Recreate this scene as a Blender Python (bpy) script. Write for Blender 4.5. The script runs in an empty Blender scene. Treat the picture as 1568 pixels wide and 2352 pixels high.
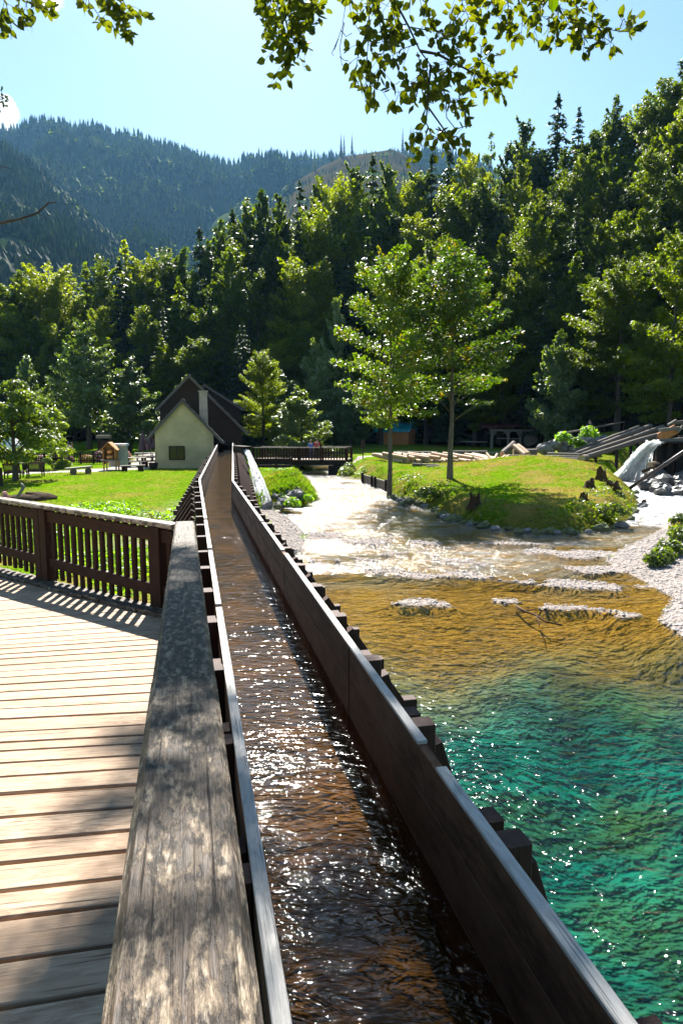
import bpy, math, random
import numpy as np
from mathutils import Vector, Matrix
rad = math.radians
SC = bpy.context.scene
COL = SC.collection
# ------------------------------------------------------------------ camera
F = 1568.0
PITCH = math.atan(206 / F)
CP, SP = math.cos(PITCH), math.sin(PITCH)
CAMZ = 4.4
cam = bpy.data.cameras.new('camera')
cam.sensor_fit = 'VERTICAL'; cam.sensor_height = 36; cam.sensor_width = 24; cam.lens = 24
cam.clip_start = 0.05; cam.clip_end = 12000
camo = bpy.data.objects.new('camera', cam); COL.objects.link(camo)
camo.location = (0, 0, CAMZ); camo.rotation_euler = (math.pi / 2 - PITCH, 0, 0)
SC.camera = camo
# ------------------------------------------------------------------ sun, sky, exposure
SUN_EL, SUN_AZ = rad(43), rad(-6.5)
SUN_STR, SKY_STR, EXPO = 5.0, 0.056, 1.74
sl = bpy.data.lights.new('sun', 'SUN'); sl.energy = SUN_STR; sl.angle = rad(0.53); sl.color = (1, .95, .87)
so = bpy.data.objects.new('sun', sl); COL.objects.link(so)
SUNV = Vector((math.sin(SUN_AZ) * math.cos(SUN_EL), math.cos(SUN_AZ) * math.cos(SUN_EL), math.sin(SUN_EL)))
so.rotation_euler = SUNV.to_track_quat('Z', 'Y').to_euler(); so.location = (0, 60, 80)
W = bpy.data.worlds.new('World'); SC.world = W; W.use_nodes = True
wn, wl = W.node_tree.nodes, W.node_tree.links
for n in list(wn): wn.remove(n)
sky = wn.new('ShaderNodeTexSky'); sky.sky_type = 'NISHITA'; sky.sun_disc = False
sky.sun_elevation = SUN_EL; sky.sun_rotation = SUN_AZ; sky.altitude = 600; sky.air_density = 1.0
sky.dust_density = 0.5; sky.ozone_density = 1.6
bg = wn.new('ShaderNodeBackground'); bg.inputs[1].default_value = SKY_STR
wo = wn.new('ShaderNodeOutputWorld')
# a few small cumulus clouds low on the west side and some wisps higher up
tc = wn.new('ShaderNodeTexCoord')
def wmask(center, r0, r1):
    d = wn.new('ShaderNodeVectorMath'); d.operation = 'DISTANCE'; d.inputs[1].default_value = center
    wl.new(tc.outputs['Generated'], d.inputs[0])
    m = wn.new('ShaderNodeMapRange'); m.inputs[1].default_value = r0; m.inputs[2].default_value = r1
    m.inputs[3].default_value = 1; m.inputs[4].default_value = 0; m.interpolation_type = 'SMOOTHSTEP'
    wl.new(d.outputs['Value'], m.inputs[0]); return m.outputs[0]
def camdir(X, Y):
    u, v = (X - 784) / F, (1176 - Y) / F
    return Vector((u, CP + v * SP, -SP + v * CP))
def wmath(op, a, b):
    n = wn.new('ShaderNodeMath'); n.operation = op; n.use_clamp = True
    for i, q in enumerate((a, b)):
        if isinstance(q, (int, float)): n.inputs[i].default_value = q
        else: wl.new(q, n.inputs[i])
    return n.outputs[0]
cn = wn.new('ShaderNodeTexNoise'); cn.inputs['Scale'].default_value = 42; cn.inputs['Detail'].default_value = 7
cn.inputs['Roughness'].default_value = .6
wl.new(tc.outputs['Generated'], cn.inputs['Vector'])
m1 = wmask(tuple(camdir(-8, 268).normalized()), .002, .040)
m2 = wmask(tuple(camdir(115, -5).normalized()), .0, .05)
c1 = wmath('MULTIPLY', wmath('SUBTRACT', wmath('ADD', m1, wmath('MULTIPLY', cn.outputs[0], 1.15)), .93), 9)
c2 = wmath('MULTIPLY', wmath('SUBTRACT', wmath('MULTIPLY', m2, cn.outputs[0]), .36), 4)
cm = wmath('MAXIMUM', c1, c2)
mixc = wn.new('ShaderNodeMixRGB'); mixc.inputs[2].default_value = (11, 11, 11, 1)
tint = wn.new('ShaderNodeMixRGB'); tint.blend_type = 'MULTIPLY'; tint.inputs[0].default_value = 1; tint.inputs[2].default_value = (.93, 1.04, 1.0, 1)
wl.new(sky.outputs[0], tint.inputs[1]); wl.new(cm, mixc.inputs[0]); wl.new(tint.outputs[0], mixc.inputs[1]); wl.new(mixc.outputs[0], bg.inputs[0])
wl.new(bg.outputs[0], wo.inputs[0])
vs = SC.view_settings
vs.view_transform = 'Standard'; vs.look = 'None'; vs.exposure = EXPO; vs.gamma = 1; vs.use_curve_mapping = False
SC.render.engine = 'CYCLES'
cy = SC.cycles
cy.max_bounces = 8; cy.diffuse_bounces = 1; cy.glossy_bounces = 3; cy.transmission_bounces = 4
cy.transparent_max_bounces = 12; cy.volume_bounces = 0; cy.caustics_reflective = False; cy.caustics_refractive = False
cy.use_denoising = True; cy.denoising_prefilter = 'ACCURATE'; cy.sample_clamp_indirect = 6; cy.use_adaptive_sampling = True; cy.adaptive_threshold = 0.015

# ------------------------------------------------------------------ helpers
def at(X, Y, z):
    """world point at height z seen along the ray through photo position X, Y"""
    d = camdir(X, Y); t = (z - CAMZ) / d.z
    return Vector((d.x * t, d.y * t, z))
def atd(X, Y, y):
    d = camdir(X, Y); t = y / d.y
    return Vector((d.x * t, y, CAMZ + d.z * t))
def proj(p):
    x, y, z = p[0], p[1], p[2] - CAMZ
    dep = y * CP - z * SP; up = y * SP + z * CP
    return (784 + F * x / dep, 1176 - F * up / dep)

def tag(o, label=None, cat=None, group=None, kind=None):
    if label: o['label'] = label
    if cat: o['category'] = cat
    if group: o['group'] = group
    if kind: o['kind'] = kind
    return o
def thing(name, loc, label, cat, group=None, rz=0):
    o = bpy.data.objects.new(name, None); COL.objects.link(o); o.location = loc; o.rotation_euler = (0, 0, rz)
    o.empty_display_size = .3
    return tag(o, label, cat, group)
def adopt(o, parent):
    if parent is not None:
        o.parent = parent
        if parent.type == 'EMPTY':
            o.matrix_parent_inverse = (Matrix.Translation(parent.location) @ parent.rotation_euler.to_matrix().to_4x4()).inverted()
        else:
            o.matrix_parent_inverse = Matrix.Identity(4)
    return o
RND = random.Random(7)

class MB:
    """collects bars, boxes, tubes, blobs in world coordinates; keeps a wood-grain coordinate for each vertex"""
    def __init__(s): s.v = []; s.f = []; s.w = []; s.sm = []
    def add(s, v, f, w=None, smooth=False):
        k = len(s.v); s.v += [tuple(q) for q in v]; s.f += [tuple(k + i for i in g) for g in f]
        s.w += [tuple(q) for q in (w if w is not None else v)]; s.sm += [smooth] * len(f)
        return s
    def bar(s, p0, p1, w, h, up=(0, 0, 1), ch=.006, w1=None, h1=None):
        p0, p1 = Vector(p0), Vector(p1); a = p1 - p0; L = a.length
        if L < 1e-6: return s
        a /= L; up = Vector(up)
        if abs(a.dot(up)) > .98: up = Vector((1, 0, 0))
        b = up.cross(a).normalized(); c = a.cross(b).normalized()
        V, Wc = [], []; o = (RND.uniform(0, 40), RND.uniform(0, 40), RND.uniform(0, 40))
        for (p, t, ww, hh) in ((p0, 0, w, h), (p1, L, w1 or w, h1 or h)):
            x, y, k = ww / 2, hh / 2, min(ch, ww * .3, hh * .3)
            for (m, n) in ((x - k, -y), (x, -y + k), (x, y - k), (x - k, y), (-x + k, y), (-x, y - k), (-x, -y + k), (-x + k, -y)):
                V.append(p + b * m + c * n); Wc.append((o[0] + t, o[1] + m, o[2] + n))
        fs = [(i, (i + 1) % 8, 8 + (i + 1) % 8, 8 + i) for i in range(8)] + [tuple(range(7, -1, -1)), tuple(range(8, 16))]
        return s.add(V, fs, Wc)
    def box(s, c, sx, sy, sz, rz=0, ch=.006):
        c = Vector(c); d = Vector((math.cos(rz), math.sin(rz), 0)) * (sx / 2)
        return s.bar(c - d, c + d, sy, sz, ch=ch)
    def tube(s, pts, radii, n=8, cap=True, smooth=True, jit=0.0, rs=None):
        P = [Vector(p) for p in pts]; V, Wc, fs = [], [], []
        o = (RND.uniform(0, 40), RND.uniform(0, 40)); t = 0
        ref = None
        for i, p in enumerate(P):
            a = (P[min(i + 1, len(P) - 1)] - P[max(i - 1, 0)]).normalized()
            if ref is None: ref = Vector((0, 0, 1)) if abs(a.z) < .9 else Vector((1, 0, 0))
            b = ref.cross(a).normalized(); c = a.cross(b).normalized(); ref = c.copy() if abs(a.dot(c)) < .9 else ref
            if i: t += (p - P[i - 1]).length
            r = radii[i] if isinstance(radii, (list, tuple)) else radii
            for k in range(n):
                th = 2 * math.pi * k / n; rr = r * (1 + (jit * RND.uniform(-1, 1) if jit else 0))
                V.append(p + b * (math.cos(th) * rr) + c * (math.sin(th) * rr))
                Wc.append((o[0] + t, o[1] + math.cos(th) * r, math.sin(th) * r))
        for i in range(len(P) - 1):
            for k in range(n):
                fs.append((i * n + k, i * n + (k + 1) % n, (i + 1) * n + (k + 1) % n, (i + 1) * n + k))
        s.add(V, fs, Wc, smooth)
        if cap:
            m = len(P) - 1; k0 = len(s.v) - len(V)
            s.f += [tuple(k0 + k for k in range(n - 1, -1, -1)), tuple(k0 + m * n + k for k in range(n))]; s.sm += [False, False]
        return s
    def quad(s, a, b, c, d): return s.add([a, b, c, d], [(0, 1, 2, 3)])
    def blob(s, c, r, seed=0, sq=(1, 1, 1), rough=.25, nu=10, nv=7, smooth=False):
        q = random.Random(seed); V = []; c = Vector(c)
        ph = [(q.uniform(0, 6.3), q.uniform(1, 3), q.uniform(1, 3)) for _ in range(4)]
        for j in range(nv + 1):
            th = math.pi * j / nv
            for i in range(nu):
                a = 2 * math.pi * i / nu
                k = 1 + rough * sum(math.sin(p[1] * a + p[0]) * math.sin(p[2] * th + p[0]) for p in ph) / 2 + (rough * .35 * q.uniform(-1, 1) if 0 < j < nv else 0)
                V.append(c + Vector((math.sin(th) * math.cos(a) * sq[0], math.sin(th) * math.sin(a) * sq[1], math.cos(th) * sq[2])) * r * k)
        fs = [(j * nu + i, j * nu + (i + 1) % nu, (j + 1) * nu + (i + 1) % nu, (j + 1) * nu + i)[::-1] for j in range(nv) for i in range(nu)]
        return s.add(V, fs, None, smooth)
    def mesh(s, name, mats):
        me = bpy.data.meshes.new(name); me.from_pydata(s.v, [], s.f)
        at_ = me.attributes.new('wc', 'FLOAT_VECTOR', 'POINT')
        at_.data.foreach_set('vector', np.array(s.w, dtype=np.float32).ravel())
        me.polygons.foreach_set('use_smooth', s.sm)
        for m in (mats if isinstance(mats, (list, tuple)) else [mats]): me.materials.append(m)
        me.validate(); me.update(); return me
    def build(s, name, mats, parent=None):
        o = bpy.data.objects.new(name, s.mesh(name, mats)); COL.objects.link(o)
        return adopt(o, parent)

def np_mesh(name, V, Q, mats, smooth=False, attrs=None):
    V = np.asarray(V, dtype=np.float32); Q = np.asarray(Q, dtype=np.int32); k = Q.shape[1]
    me = bpy.data.meshes.new(name); me.vertices.add(len(V)); me.vertices.foreach_set('co', V.ravel())
    me.loops.add(Q.size); me.loops.foreach_set('vertex_index', Q.ravel())
    me.polygons.add(len(Q)); me.polygons.foreach_set('loop_start', np.arange(0, Q.size, k, dtype=np.int32))
    me.polygons.foreach_set('loop_total', np.full(len(Q), k, dtype=np.int32))
    me.polygons.foreach_set('use_smooth', np.full(len(Q), smooth))
    for m in (mats if isinstance(mats, (list, tuple)) else [mats]): me.materials.append(m)
    for an, arr in (attrs or {}).items():
        a = me.attributes.new(an, 'FLOAT_COLOR', 'POINT')
        a.data.foreach_set('color', np.concatenate([arr, np.ones((len(arr), 1))], 1).astype(np.float32).ravel())
    me.update(calc_edges=True); return me
def link(name, me, parent=None):
    o = bpy.data.objects.new(name, me); COL.objects.link(o); return adopt(o, parent)
def copy_tree(root, loc, rz=0, scale=None, **kw):
    r = root.copy(); COL.objects.link(r); r.location = loc; r.rotation_euler = (0, 0, rz)
    if scale is not None: r.scale = scale if not isinstance(scale, (int, float)) else (scale,) * 3
    for ch in list(root.children):
        c = ch.copy(); COL.objects.link(c); c.parent = r
        for g in list(ch.children):
            d = g.copy(); COL.objects.link(d); d.parent = c
    tag(r, **kw); return r

# ------------------------------------------------------------------ materials
class NT:
    def __init__(s, name):
        s.m = bpy.data.materials.new(name); s.m.use_nodes = True; s.n = s.m.node_tree.nodes; s.l = s.m.node_tree.links
        for q in list(s.n): s.n.remove(q)
        s.out = s.n.new('ShaderNodeOutputMaterial')
    def set(s, sock, v):
        if isinstance(v, bpy.types.NodeSocket): s.l.new(v, sock)
        elif v is not None:
            if sock.type == 'RGBA' and len(v) == 3: v = (*v, 1)
            sock.default_value = v
    def node(s, t, ins=None, **pr):
        q = s.n.new(t)
        for k, v in pr.items(): setattr(q, k, v)
        for k, v in (ins or {}).items(): s.set(q.inputs[k], v)
        return q
    def obj(s): return s.node('ShaderNodeTexCoord').outputs['Object']
    def pos(s): return s.node('ShaderNodeNewGeometry').outputs['Position']
    def attr(s, a, what='Vector'): return s.node('ShaderNodeAttribute', attribute_name=a).outputs[what]
    def sep(s, c): return s.node('ShaderNodeSeparateColor', {0: c}).outputs
    def scale(s, v, sc, loc=(0, 0, 0)): return s.node('ShaderNodeMapping', {'Vector': v, 'Scale': sc, 'Location': loc}).outputs[0]
    def noise(s, v, sc, det=3, rough=.55, dist=0.0): return s.node('ShaderNodeTexNoise', {'Vector': v, 'Scale': sc, 'Detail': det, 'Roughness': rough, 'Distortion': dist}).outputs[0]
    def vor(s, v, sc, feat='F1'): return s.node('ShaderNodeTexVoronoi', {'Vector': v, 'Scale': sc}, feature=feat).outputs
    def ramp(s, f, a, b, c0=0.0, c1=1.0): return s.node('ShaderNodeMapRange', {0: f, 1: a, 2: b, 3: c0, 4: c1}).outputs[0]
    def mix(s, f, a, b, mode='MIX'): return s.node('ShaderNodeMixRGB', {0: f, 1: a, 2: b}, blend_type=mode).outputs[0]
    def math(s, op, a, b=0.0, clamp=False): return s.node('ShaderNodeMath', {0: a, 1: b}, operation=op, use_clamp=clamp).outputs[0]
    def bump(s, h, st=.5, dist=.02, nrm=None): return s.node('ShaderNodeBump', {'Height': h, 'Strength': st, 'Distance': dist, 'Normal': nrm}).outputs[0]
    def rnd(s): return s.node('ShaderNodeObjectInfo').outputs['Random']
    def pbsdf(s, col, rough=.7, spec=.3, nrm=None, **kw):
        d = {'Base Color': col, 'Roughness': rough, 'Specular IOR Level': spec, 'Normal': nrm}; d.update(kw)
        return s.node('ShaderNodeBsdfPrincipled', d).outputs[0]
    def done(s, sh): s.l.new(sh, s.out.inputs[0]); return s.m

def wood(name, dark, mid, light, grain=1.0, rough=.75, mottle=None, spec=.25, bump=.5, streak=0):
    t = NT(name); w = t.attr('wc')
    g1 = t.noise(t.scale(w, (1.2, 30, 30)), 3.0 * grain, 4, .6, .6)
    g2 = t.noise(t.scale(w, (2.5, 9, 9)), 2.0 * grain, 5, .65, 1.2)
    crack = t.ramp(t.noise(t.scale(w, (.7, 40, 40)), 2.2 * grain, 3, .5, .4), .62, .72)
    c = t.mix(t.ramp(g1, .3, .7), mid, light)
    c = t.mix(t.ramp(g2, .42, .75), c, dark)
    if streak:
        c = t.mix(t.ramp(t.noise(t.scale(w, (.8, 22, 22)), 2.6, 5, .7, .3), .50, .68, 0, streak), c, dark); c = t.mix(t.ramp(t.noise(t.scale(w, (1.2, 4, 4)), 1.6, 4, .7), .5, .75, 0, .5), c, mid)
    big = t.noise(t.scale(w, (.7, 2, 2)), 1.3, 2)
    c = t.mix(t.ramp(big, .3, .7, 0, .45), c, mid)
    knot = t.vor(t.scale(w, (2.2, 5.5, 5.5)), 1.0)[0]
    c = t.mix(t.ramp(knot, .05, .10, .75, 0), c, dark)
    h = t.math('SUBTRACT', g1, t.math('MULTIPLY', crack, .9))
    if mottle:
        (mc, md, sc, lo, hi) = mottle
        mm = t.noise(t.scale(w, (.32, 1.3, 1.3)), sc, 6, .68, .3)
        fine = t.noise(t.scale(w, (2.0, 14, 14)), 12, 3)
        mk = t.ramp(t.math('ADD', mm, t.math('MULTIPLY', t.math('SUBTRACT', fine, .5), .25)), lo, hi)
        c = t.mix(mk, c, mc)
        c = t.mix(t.ramp(t.noise(t.scale(w, (.9, 2, 2)), sc * .9, 5), .46, .58, 0, .95), c, md)
        h = t.math('ADD', h, t.math('MULTIPLY', mk, .5))
    c = t.mix(t.math('MULTIPLY', crack, .85), c, tuple(q * .25 for q in dark))
    rv = t.math('MULTIPLY', t.noise(t.scale(w, (.01, .9, .9)), 1.0, 0), 1.0)
    c = t.mix(t.ramp(rv, .3, .7, .0, .45), c, t.mix(.5, dark, mid))
    return t.done(t.pbsdf(c, rough, spec, t.bump(h, bump, .006)))
def plain(name, col, rough=.7, spec=.3, var=.25, sc=6.0, bump=.3, metal=0.0):
    t = NT(name); p = t.obj(); n = t.noise(p, sc, 5, .6)
    c = t.mix(t.ramp(n, .3, .7), tuple(q * (1 - var) for q in col), tuple(min(1, q * (1 + var)) for q in col))
    return t.done(t.pbsdf(c, rough, spec, t.bump(n, bump, .02), Metallic=metal))
def leafy(name, c0, c1, c2, trans=.45, rough=.45, spec=.4, sc=.5, yellow=.0, tcol=None):
    t = NT(name); p = t.obj(); r = t.rnd()
    n = t.noise(p, sc, 3); fine = t.noise(p, sc * 9, 1)
    c = t.mix(t.ramp(n, .35, .65), c0, c1)
    c = t.mix(t.ramp(fine, .45, .75), c, c2)
    c = t.mix(t.ramp(r, .0, 1.0, .55, .0), c, tuple(q * .42 for q in c0)); c = t.mix(t.ramp(r, .6, 1.0, 0, .5), c, c2)
    if yellow: c = t.mix(t.ramp(t.noise(t.scale(p, (1, 1, 1), (9, 3, 5)), sc * 2.2, 3), .60 - yellow * .1, .72 - yellow * .1, 0, .9), c, (.26, .15, .015))
    a = t.pbsdf(c, rough, spec)
    tr = t.node('ShaderNodeBsdfTranslucent', {'Color': t.mix(1.0, c, tcol or (3.5, 3.4, .3), 'MULTIPLY')}).outputs[0]
    return t.done(t.node('ShaderNodeMixShader', {0: trans, 1: a, 2: tr}).outputs[0])

M = {}
M['deck'] = wood('deck_wood', (.16, .09, .05), (.43, .29, .185), (.64, .48, .34), rough=.7, bump=.8, streak=.55)
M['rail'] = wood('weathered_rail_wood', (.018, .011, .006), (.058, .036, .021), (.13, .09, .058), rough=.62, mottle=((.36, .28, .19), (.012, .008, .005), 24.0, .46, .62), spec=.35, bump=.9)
M['fence'] = wood('dark_fence_wood', (.014, .006, .004), (.036, .015, .009), (.065, .03, .018), rough=.75, spec=.15)
M['fencecap'] = wood('fence_cap_wood', (.10, .075, .055), (.27, .21, .16), (.45, .37, .29), rough=.6, mottle=((.5, .44, .36), (.06, .045, .035), 9.0, .5, .62))
M['flume'] = wood('flume_board_wood', (.02, .011, .006), (.115, .057, .032), (.21, .112, .064), rough=.8, spec=.1, mottle=((.045, .025, .015), (.17, .09, .054), 2.4, .44, .62))
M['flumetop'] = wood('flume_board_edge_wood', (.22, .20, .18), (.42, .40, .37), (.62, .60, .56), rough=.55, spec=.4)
M['beam'] = wood('red_brown_beam_wood', (.018, .007, .005), (.048, .018, .012), (.09, .04, .028), rough=.65)
M['black'] = wood('blackened_wood', (.008, .006, .005), (.02, .014, .01), (.045, .03, .02), rough=.8)
M['barn'] = wood('barn_wood', (.012, .007, .005), (.032, .018, .012), (.065, .038, .024), rough=.8)
M['shed'] = wood('orange_shed_wood', (.24, .09, .03), (.5, .2, .06), (.65, .3, .1), rough=.7)
M['greywood'] = wood('grey_weathered_wood', (.09, .075, .06), (.2, .17, .14), (.36, .31, .26), rough=.7)
M['log'] = wood('fresh_log_wood', (.22, .13, .07), (.46, .30, .18), (.62, .45, .29), rough=.7)
M['barklog'] = wood('grey_bark_log', (.045, .036, .03), (.13, .105, .085), (.24, .2, .16), rough=.8)
M['bark'] = wood('tree_bark', (.02, .016, .012), (.065, .05, .038), (.13, .105, .08), grain=.6, rough=.9)
M['birch'] = wood('birch_bark', (.03, .025, .02), (.12, .10, .075), (.26, .22, .17), grain=.7, rough=.85)
M['shingle'] = wood('roof_shingle', (.035, .03, .028), (.10, .085, .078), (.24, .21, .195), rough=.7)
M['plaster'] = plain('yellow_plaster', (.55, .44, .255), .85, .15, .16, 1.1)
M['chimney'] = plain('pale_plaster', (.42, .36, .30), .85, .15, .2, 2.5)
M['glass'] = plain('dark_window_glass', (.012, .009, .007), .12, .5, .3, 3, .05)
M['rock'] = plain('grey_rock', (.20, .19, .185), .8, .25, .45, 3.2, .8)
M['mossrock'] = plain('mossy_rock', (.12, .13, .06), .85, .2, .55, 3.2, .8)
M['wetrock'] = plain('wet_dark_rock', (.075, .07, .065), .45, .4, .5, 3.2, .8)
M['tarp'] = plain('blue_green_tarp', (.02, .26, .32), .3, .6, .5, .9, .6)
M['redroof'] = plain('red_roof', (.12, .022, .016), .6, .3, .4, 2)
M['mauve'] = plain('mauve_umbrella_cloth', (.10, .065, .08), .8, .2, .2, 5)
M['copper'] = plain('copper', (.55, .24, .08), .32, .5, .3, 6, .3, .75)
M['clay'] = plain('dark_clay', (.05, .03, .022), .7)
M['white'] = plain('white_cloth', (.72, .72, .74), .7)
M['glasscase'] = plain('pale_glass_case', (.38, .40, .40), .15, .6, .2, 3)
M['soil'] = plain('soil', (.06, .038, .022), .95, .1, .5, 4, .9)
M['stumpwood'] = wood('rotten_stump_wood', (.012, .008, .005), (.05, .026, .012), (.16, .085, .03), grain=.7, rough=.9)
M['pipe'] = plain('dark_pipe', (.045, .035, .04), .45, .4)
M['skin'] = plain('skin', (.45, .25, .17), .6, .3, .08)
for k, c in dict(blue=(.05, .16, .5), red=(.42, .06, .06), jeans=(.06, .09, .18), dark=(.03, .025, .025), shirtw=(.6, .62, .65), navy=(.02, .03, .09)).items():
    M['cl_' + k] = plain(k + '_cloth', c, .8, .15, .15, 12)
M['hair'] = plain('brown_hair', (.04, .022, .012), .6)
M['leaf_beech'] = leafy('beech_leaves', (.036, .070, .002), (.095, .138, .003), (.175, .19, .004), .54)
M['leaf_dark'] = leafy('dark_beech_leaves', (.018, .042, .002), (.056, .094, .003), (.13, .155, .004), .50)
M['leaf_spruce'] = leafy('spruce_needles', (.010, .024, .008), (.022, .042, .011), (.042, .065, .012), .28, .5, .35, .7)
M['leaf_light'] = leafy('pale_leaves', (.055, .10, .035), (.09, .14, .045), (.15, .19, .08), .32, .38, .6, .6)
M['leaf_maple'] = leafy('turning_leaves', (.045, .095, .004), (.075, .13, .006), (.13, .16, .01), .45, .4, .55, .55, yellow=.2, tcol=(2.7, 2.9, .3))
M['leaf_fruit'] = leafy('fruit_tree_leaves', (.06, .10, .012), (.10, .15, .02), (.16, .20, .04), .42, .4, .5, .8)
M['leaf_over'] = leafy('overhanging_leaves', (.05, .075, .006), (.065, .09, .008), (.085, .105, .012), .5, .38, .35, 3.0, tcol=(3.6, 3.1, .35))
M['leaf_far'] = leafy('mountain_trees', (.016, .040, .016), (.045, .085, .028), (.12, .15, .035), .3, .8, .1, .012)
M['fern'] = leafy('bright_plant_leaves', (.07, .15, .01), (.11, .21, .015), (.15, .26, .03), .45, .45, .4, 1.5)
M['petal'] = leafy('flower_petals', (.65, .12, .3), (.75, .25, .4), (.8, .45, .5), .3, .6, .2, 2.0, tcol=(1, 1, 1))
M['orange_petal'] = leafy('orange_petals', (.75, .25, .02), (.8, .32, .03), (.8, .4, .05), .3, .6, .2, 2.0, tcol=(1, 1, 1))

def ground_material():
    t = NT('ground_cover'); p = t.pos(); a = t.sep(t.attr('surf', 'Color')); b = t.sep(t.attr('surf2', 'Color'))
    n1 = t.noise(p, .45, 5, .6); n2 = t.noise(p, 3.5, 5, .7); n3 = t.noise(p, 14, 4, .7)
    green = t.mix(t.ramp(n2, .3, .7), (.06, .14, .003), (.175, .30, .008))
    dry = t.mix(t.ramp(n3, .3, .7), (.16, .125, .025), (.36, .27, .09))
    g = t.mix(t.math('MULTIPLY', t.ramp(t.math('ADD', n1, t.math('MULTIPLY', t.math('SUBTRACT', n2, .5), .55)), .44, .62), b[1], True), green, dry)
    moss = t.mix(t.ramp(n2, .35, .65), (.035, .05, .006), (.13, .13, .012))
    g = t.mix(t.math('MULTIPLY', b[2], .85), g, moss)
    g = t.mix(t.math('MULTIPLY', t.ramp(n3, .55, .72), .45), g, (.035, .05, .006))
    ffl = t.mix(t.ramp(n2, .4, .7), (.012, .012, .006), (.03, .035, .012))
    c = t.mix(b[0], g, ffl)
    warp = t.noise(p, 2.5, 2); pw = t.node('ShaderNodeVectorMath', {0: p, 1: t.node('ShaderNodeVectorMath', {0: t.node('ShaderNodeTexNoise', {'Vector': p, 'Scale': 3.0}).outputs[1], 3: .12}, operation='SCALE').outputs[0]}, operation='ADD').outputs[0]
    v = t.vor(pw, 11.0); vc = t.sep(v[1]); v2 = t.vor(pw, 27.0); vc2 = t.sep(v2[1])
    peb = t.mix(vc[0], (.24, .195, .17), (.52, .46, .42)); peb = t.mix(t.ramp(v[0], .035, .06, 0, 1), peb, t.mix(.55, peb, (.12, .095, .085)))
    peb = t.mix(.4, peb, t.mix(vc2[0], (.16, .13, .115), (.58, .52, .48)))
    path = t.mix(t.ramp(n3, .3, .7), (.34, .30, .26), (.52, .48, .43))
    c = t.mix(a[0], c, t.mix(t.ramp(b[0], 0, .01), path, path))
    bedc = t.mix(t.ramp(t.math('ADD', t.math('MULTIPLY', n1, .6), t.math('MULTIPLY', n2, .4)), .38, .62), (.16, .052, .004), (.54, .225, .016))
    bedc = t.mix(.5, bedc, t.mix(vc[0], (.12, .045, .004), (.55, .28, .035)))
    bedc = t.mix(.35, bedc, t.mix(vc2[0], (.08, .04, .008), (.50, .30, .08)))
    yy = t.node('ShaderNodeSeparateXYZ', {0: p}).outputs[1]
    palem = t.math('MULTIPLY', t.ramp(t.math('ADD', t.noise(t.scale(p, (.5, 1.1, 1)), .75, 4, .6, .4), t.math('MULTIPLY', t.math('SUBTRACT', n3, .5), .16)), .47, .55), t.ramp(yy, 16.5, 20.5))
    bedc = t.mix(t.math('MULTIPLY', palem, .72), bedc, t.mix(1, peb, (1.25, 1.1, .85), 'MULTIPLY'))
    n4 = t.noise(p, .9, 4, .6)
    watertint = t.mix(t.ramp(n4, .35, .65), (.0, .055, .042), (.004, .18, .125)); watertint = t.mix(t.ramp(t.noise(p, .35, 2), .52, .7, 0, .7), watertint, (.05, .11, .012))  # green of light absorbed in deep water, painted into the bed colour
    zz = t.node('ShaderNodeSeparateXYZ', {0: p}).outputs[2]
    wet = t.ramp(t.math('ADD', zz, t.math('MULTIPLY', t.math('SUBTRACT', n3, .5), .05)), -.035, .004)
    peb = t.mix(t.ramp(zz, .002, .016, .5, 0), peb, (.26, .17, .09))
    riv = t.mix(wet, t.mix(a[2], bedc, watertint), peb)
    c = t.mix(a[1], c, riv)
    h = t.mix(a[1], t.math('ADD', n3, t.math('MULTIPLY', n2, 1.2)), t.math('MULTIPLY', t.ramp(v[0], 0, .08, 1, 0), 1.0))
    return t.done(t.pbsdf(c, .9, 0.0, t.bump(h, .9, .06)))
M['ground'] = ground_material()

def water_material(name, waves, tint, rough=.12, foam_attr=None, fine=None, st=1.0, aniso=(1, 1, 1), calm=None):
    t = NT(name); p = t.scale(t.pos(), aniso)
    h = None
    for (sc, amp, det, dis) in waves:
        q = t.math('MULTIPLY', t.noise(p, sc, det, .55, dis), amp); h = q if h is None else t.math('ADD', h, q)
    if calm: h = t.math('MULTIPLY', h, t.ramp(t.node('ShaderNodeSeparateXYZ', {0: t.pos()}).outputs[1], *calm))
    if foam_attr:
        a = t.sep(t.attr(foam_attr, 'Color'))
        hr = t.math('ADD', t.math('MULTIPLY', t.noise(p, 3.0, 3, .6, .8), .14), t.math('MULTIPLY', t.noise(p, 9.0, 3, .6), .035))
        h = t.math('ADD', h, t.math('MULTIPLY', hr, a[0]))
    nb = t.bump(h, st, 1.0)
    fr = t.node('ShaderNodeFresnel', {'IOR': 1.333, 'Normal': nb}).outputs[0]
    gl = t.node('ShaderNodeBsdfGlossy', {'Color': (1, 1, 1, 1), 'Roughness': t.math('ADD', t.math('MULTIPLY', a[0], .05), rough) if foam_attr else rough, 'Normal': nb}).outputs[0]
    tr = t.node('ShaderNodeBsdfTransparent', {'Color': tint}).outputs[0]
    sh = t.node('ShaderNodeMixShader', {0: fr, 1: tr, 2: gl}).outputs[0]
    if foam_attr:
        fm = t.ramp(t.math('ADD', t.noise(p, 3.2, 6, .75, 1.0), t.math('MULTIPLY', t.math('SUBTRACT', a[1], 1.0), .62)), .42, .56)
        fo = t.pbsdf((.8, .82, .84), .5, .4, t.bump(t.noise(p, 9, 4), .6, .1))
        sh = t.node('ShaderNodeMixShader', {0: fm, 1: sh, 2: fo}).outputs[0]
    return t.done(sh)
M['lake'] = water_material('lake_water', [(1.5, .065, 1, .3), (4.6, .062, 2, .35), (10.0, .026, 2, .2)], (.88, .95, .92), .10, 'riffle', aniso=(.8, 1.35, 1), calm=(7.5, 13, 1, .24))
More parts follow.
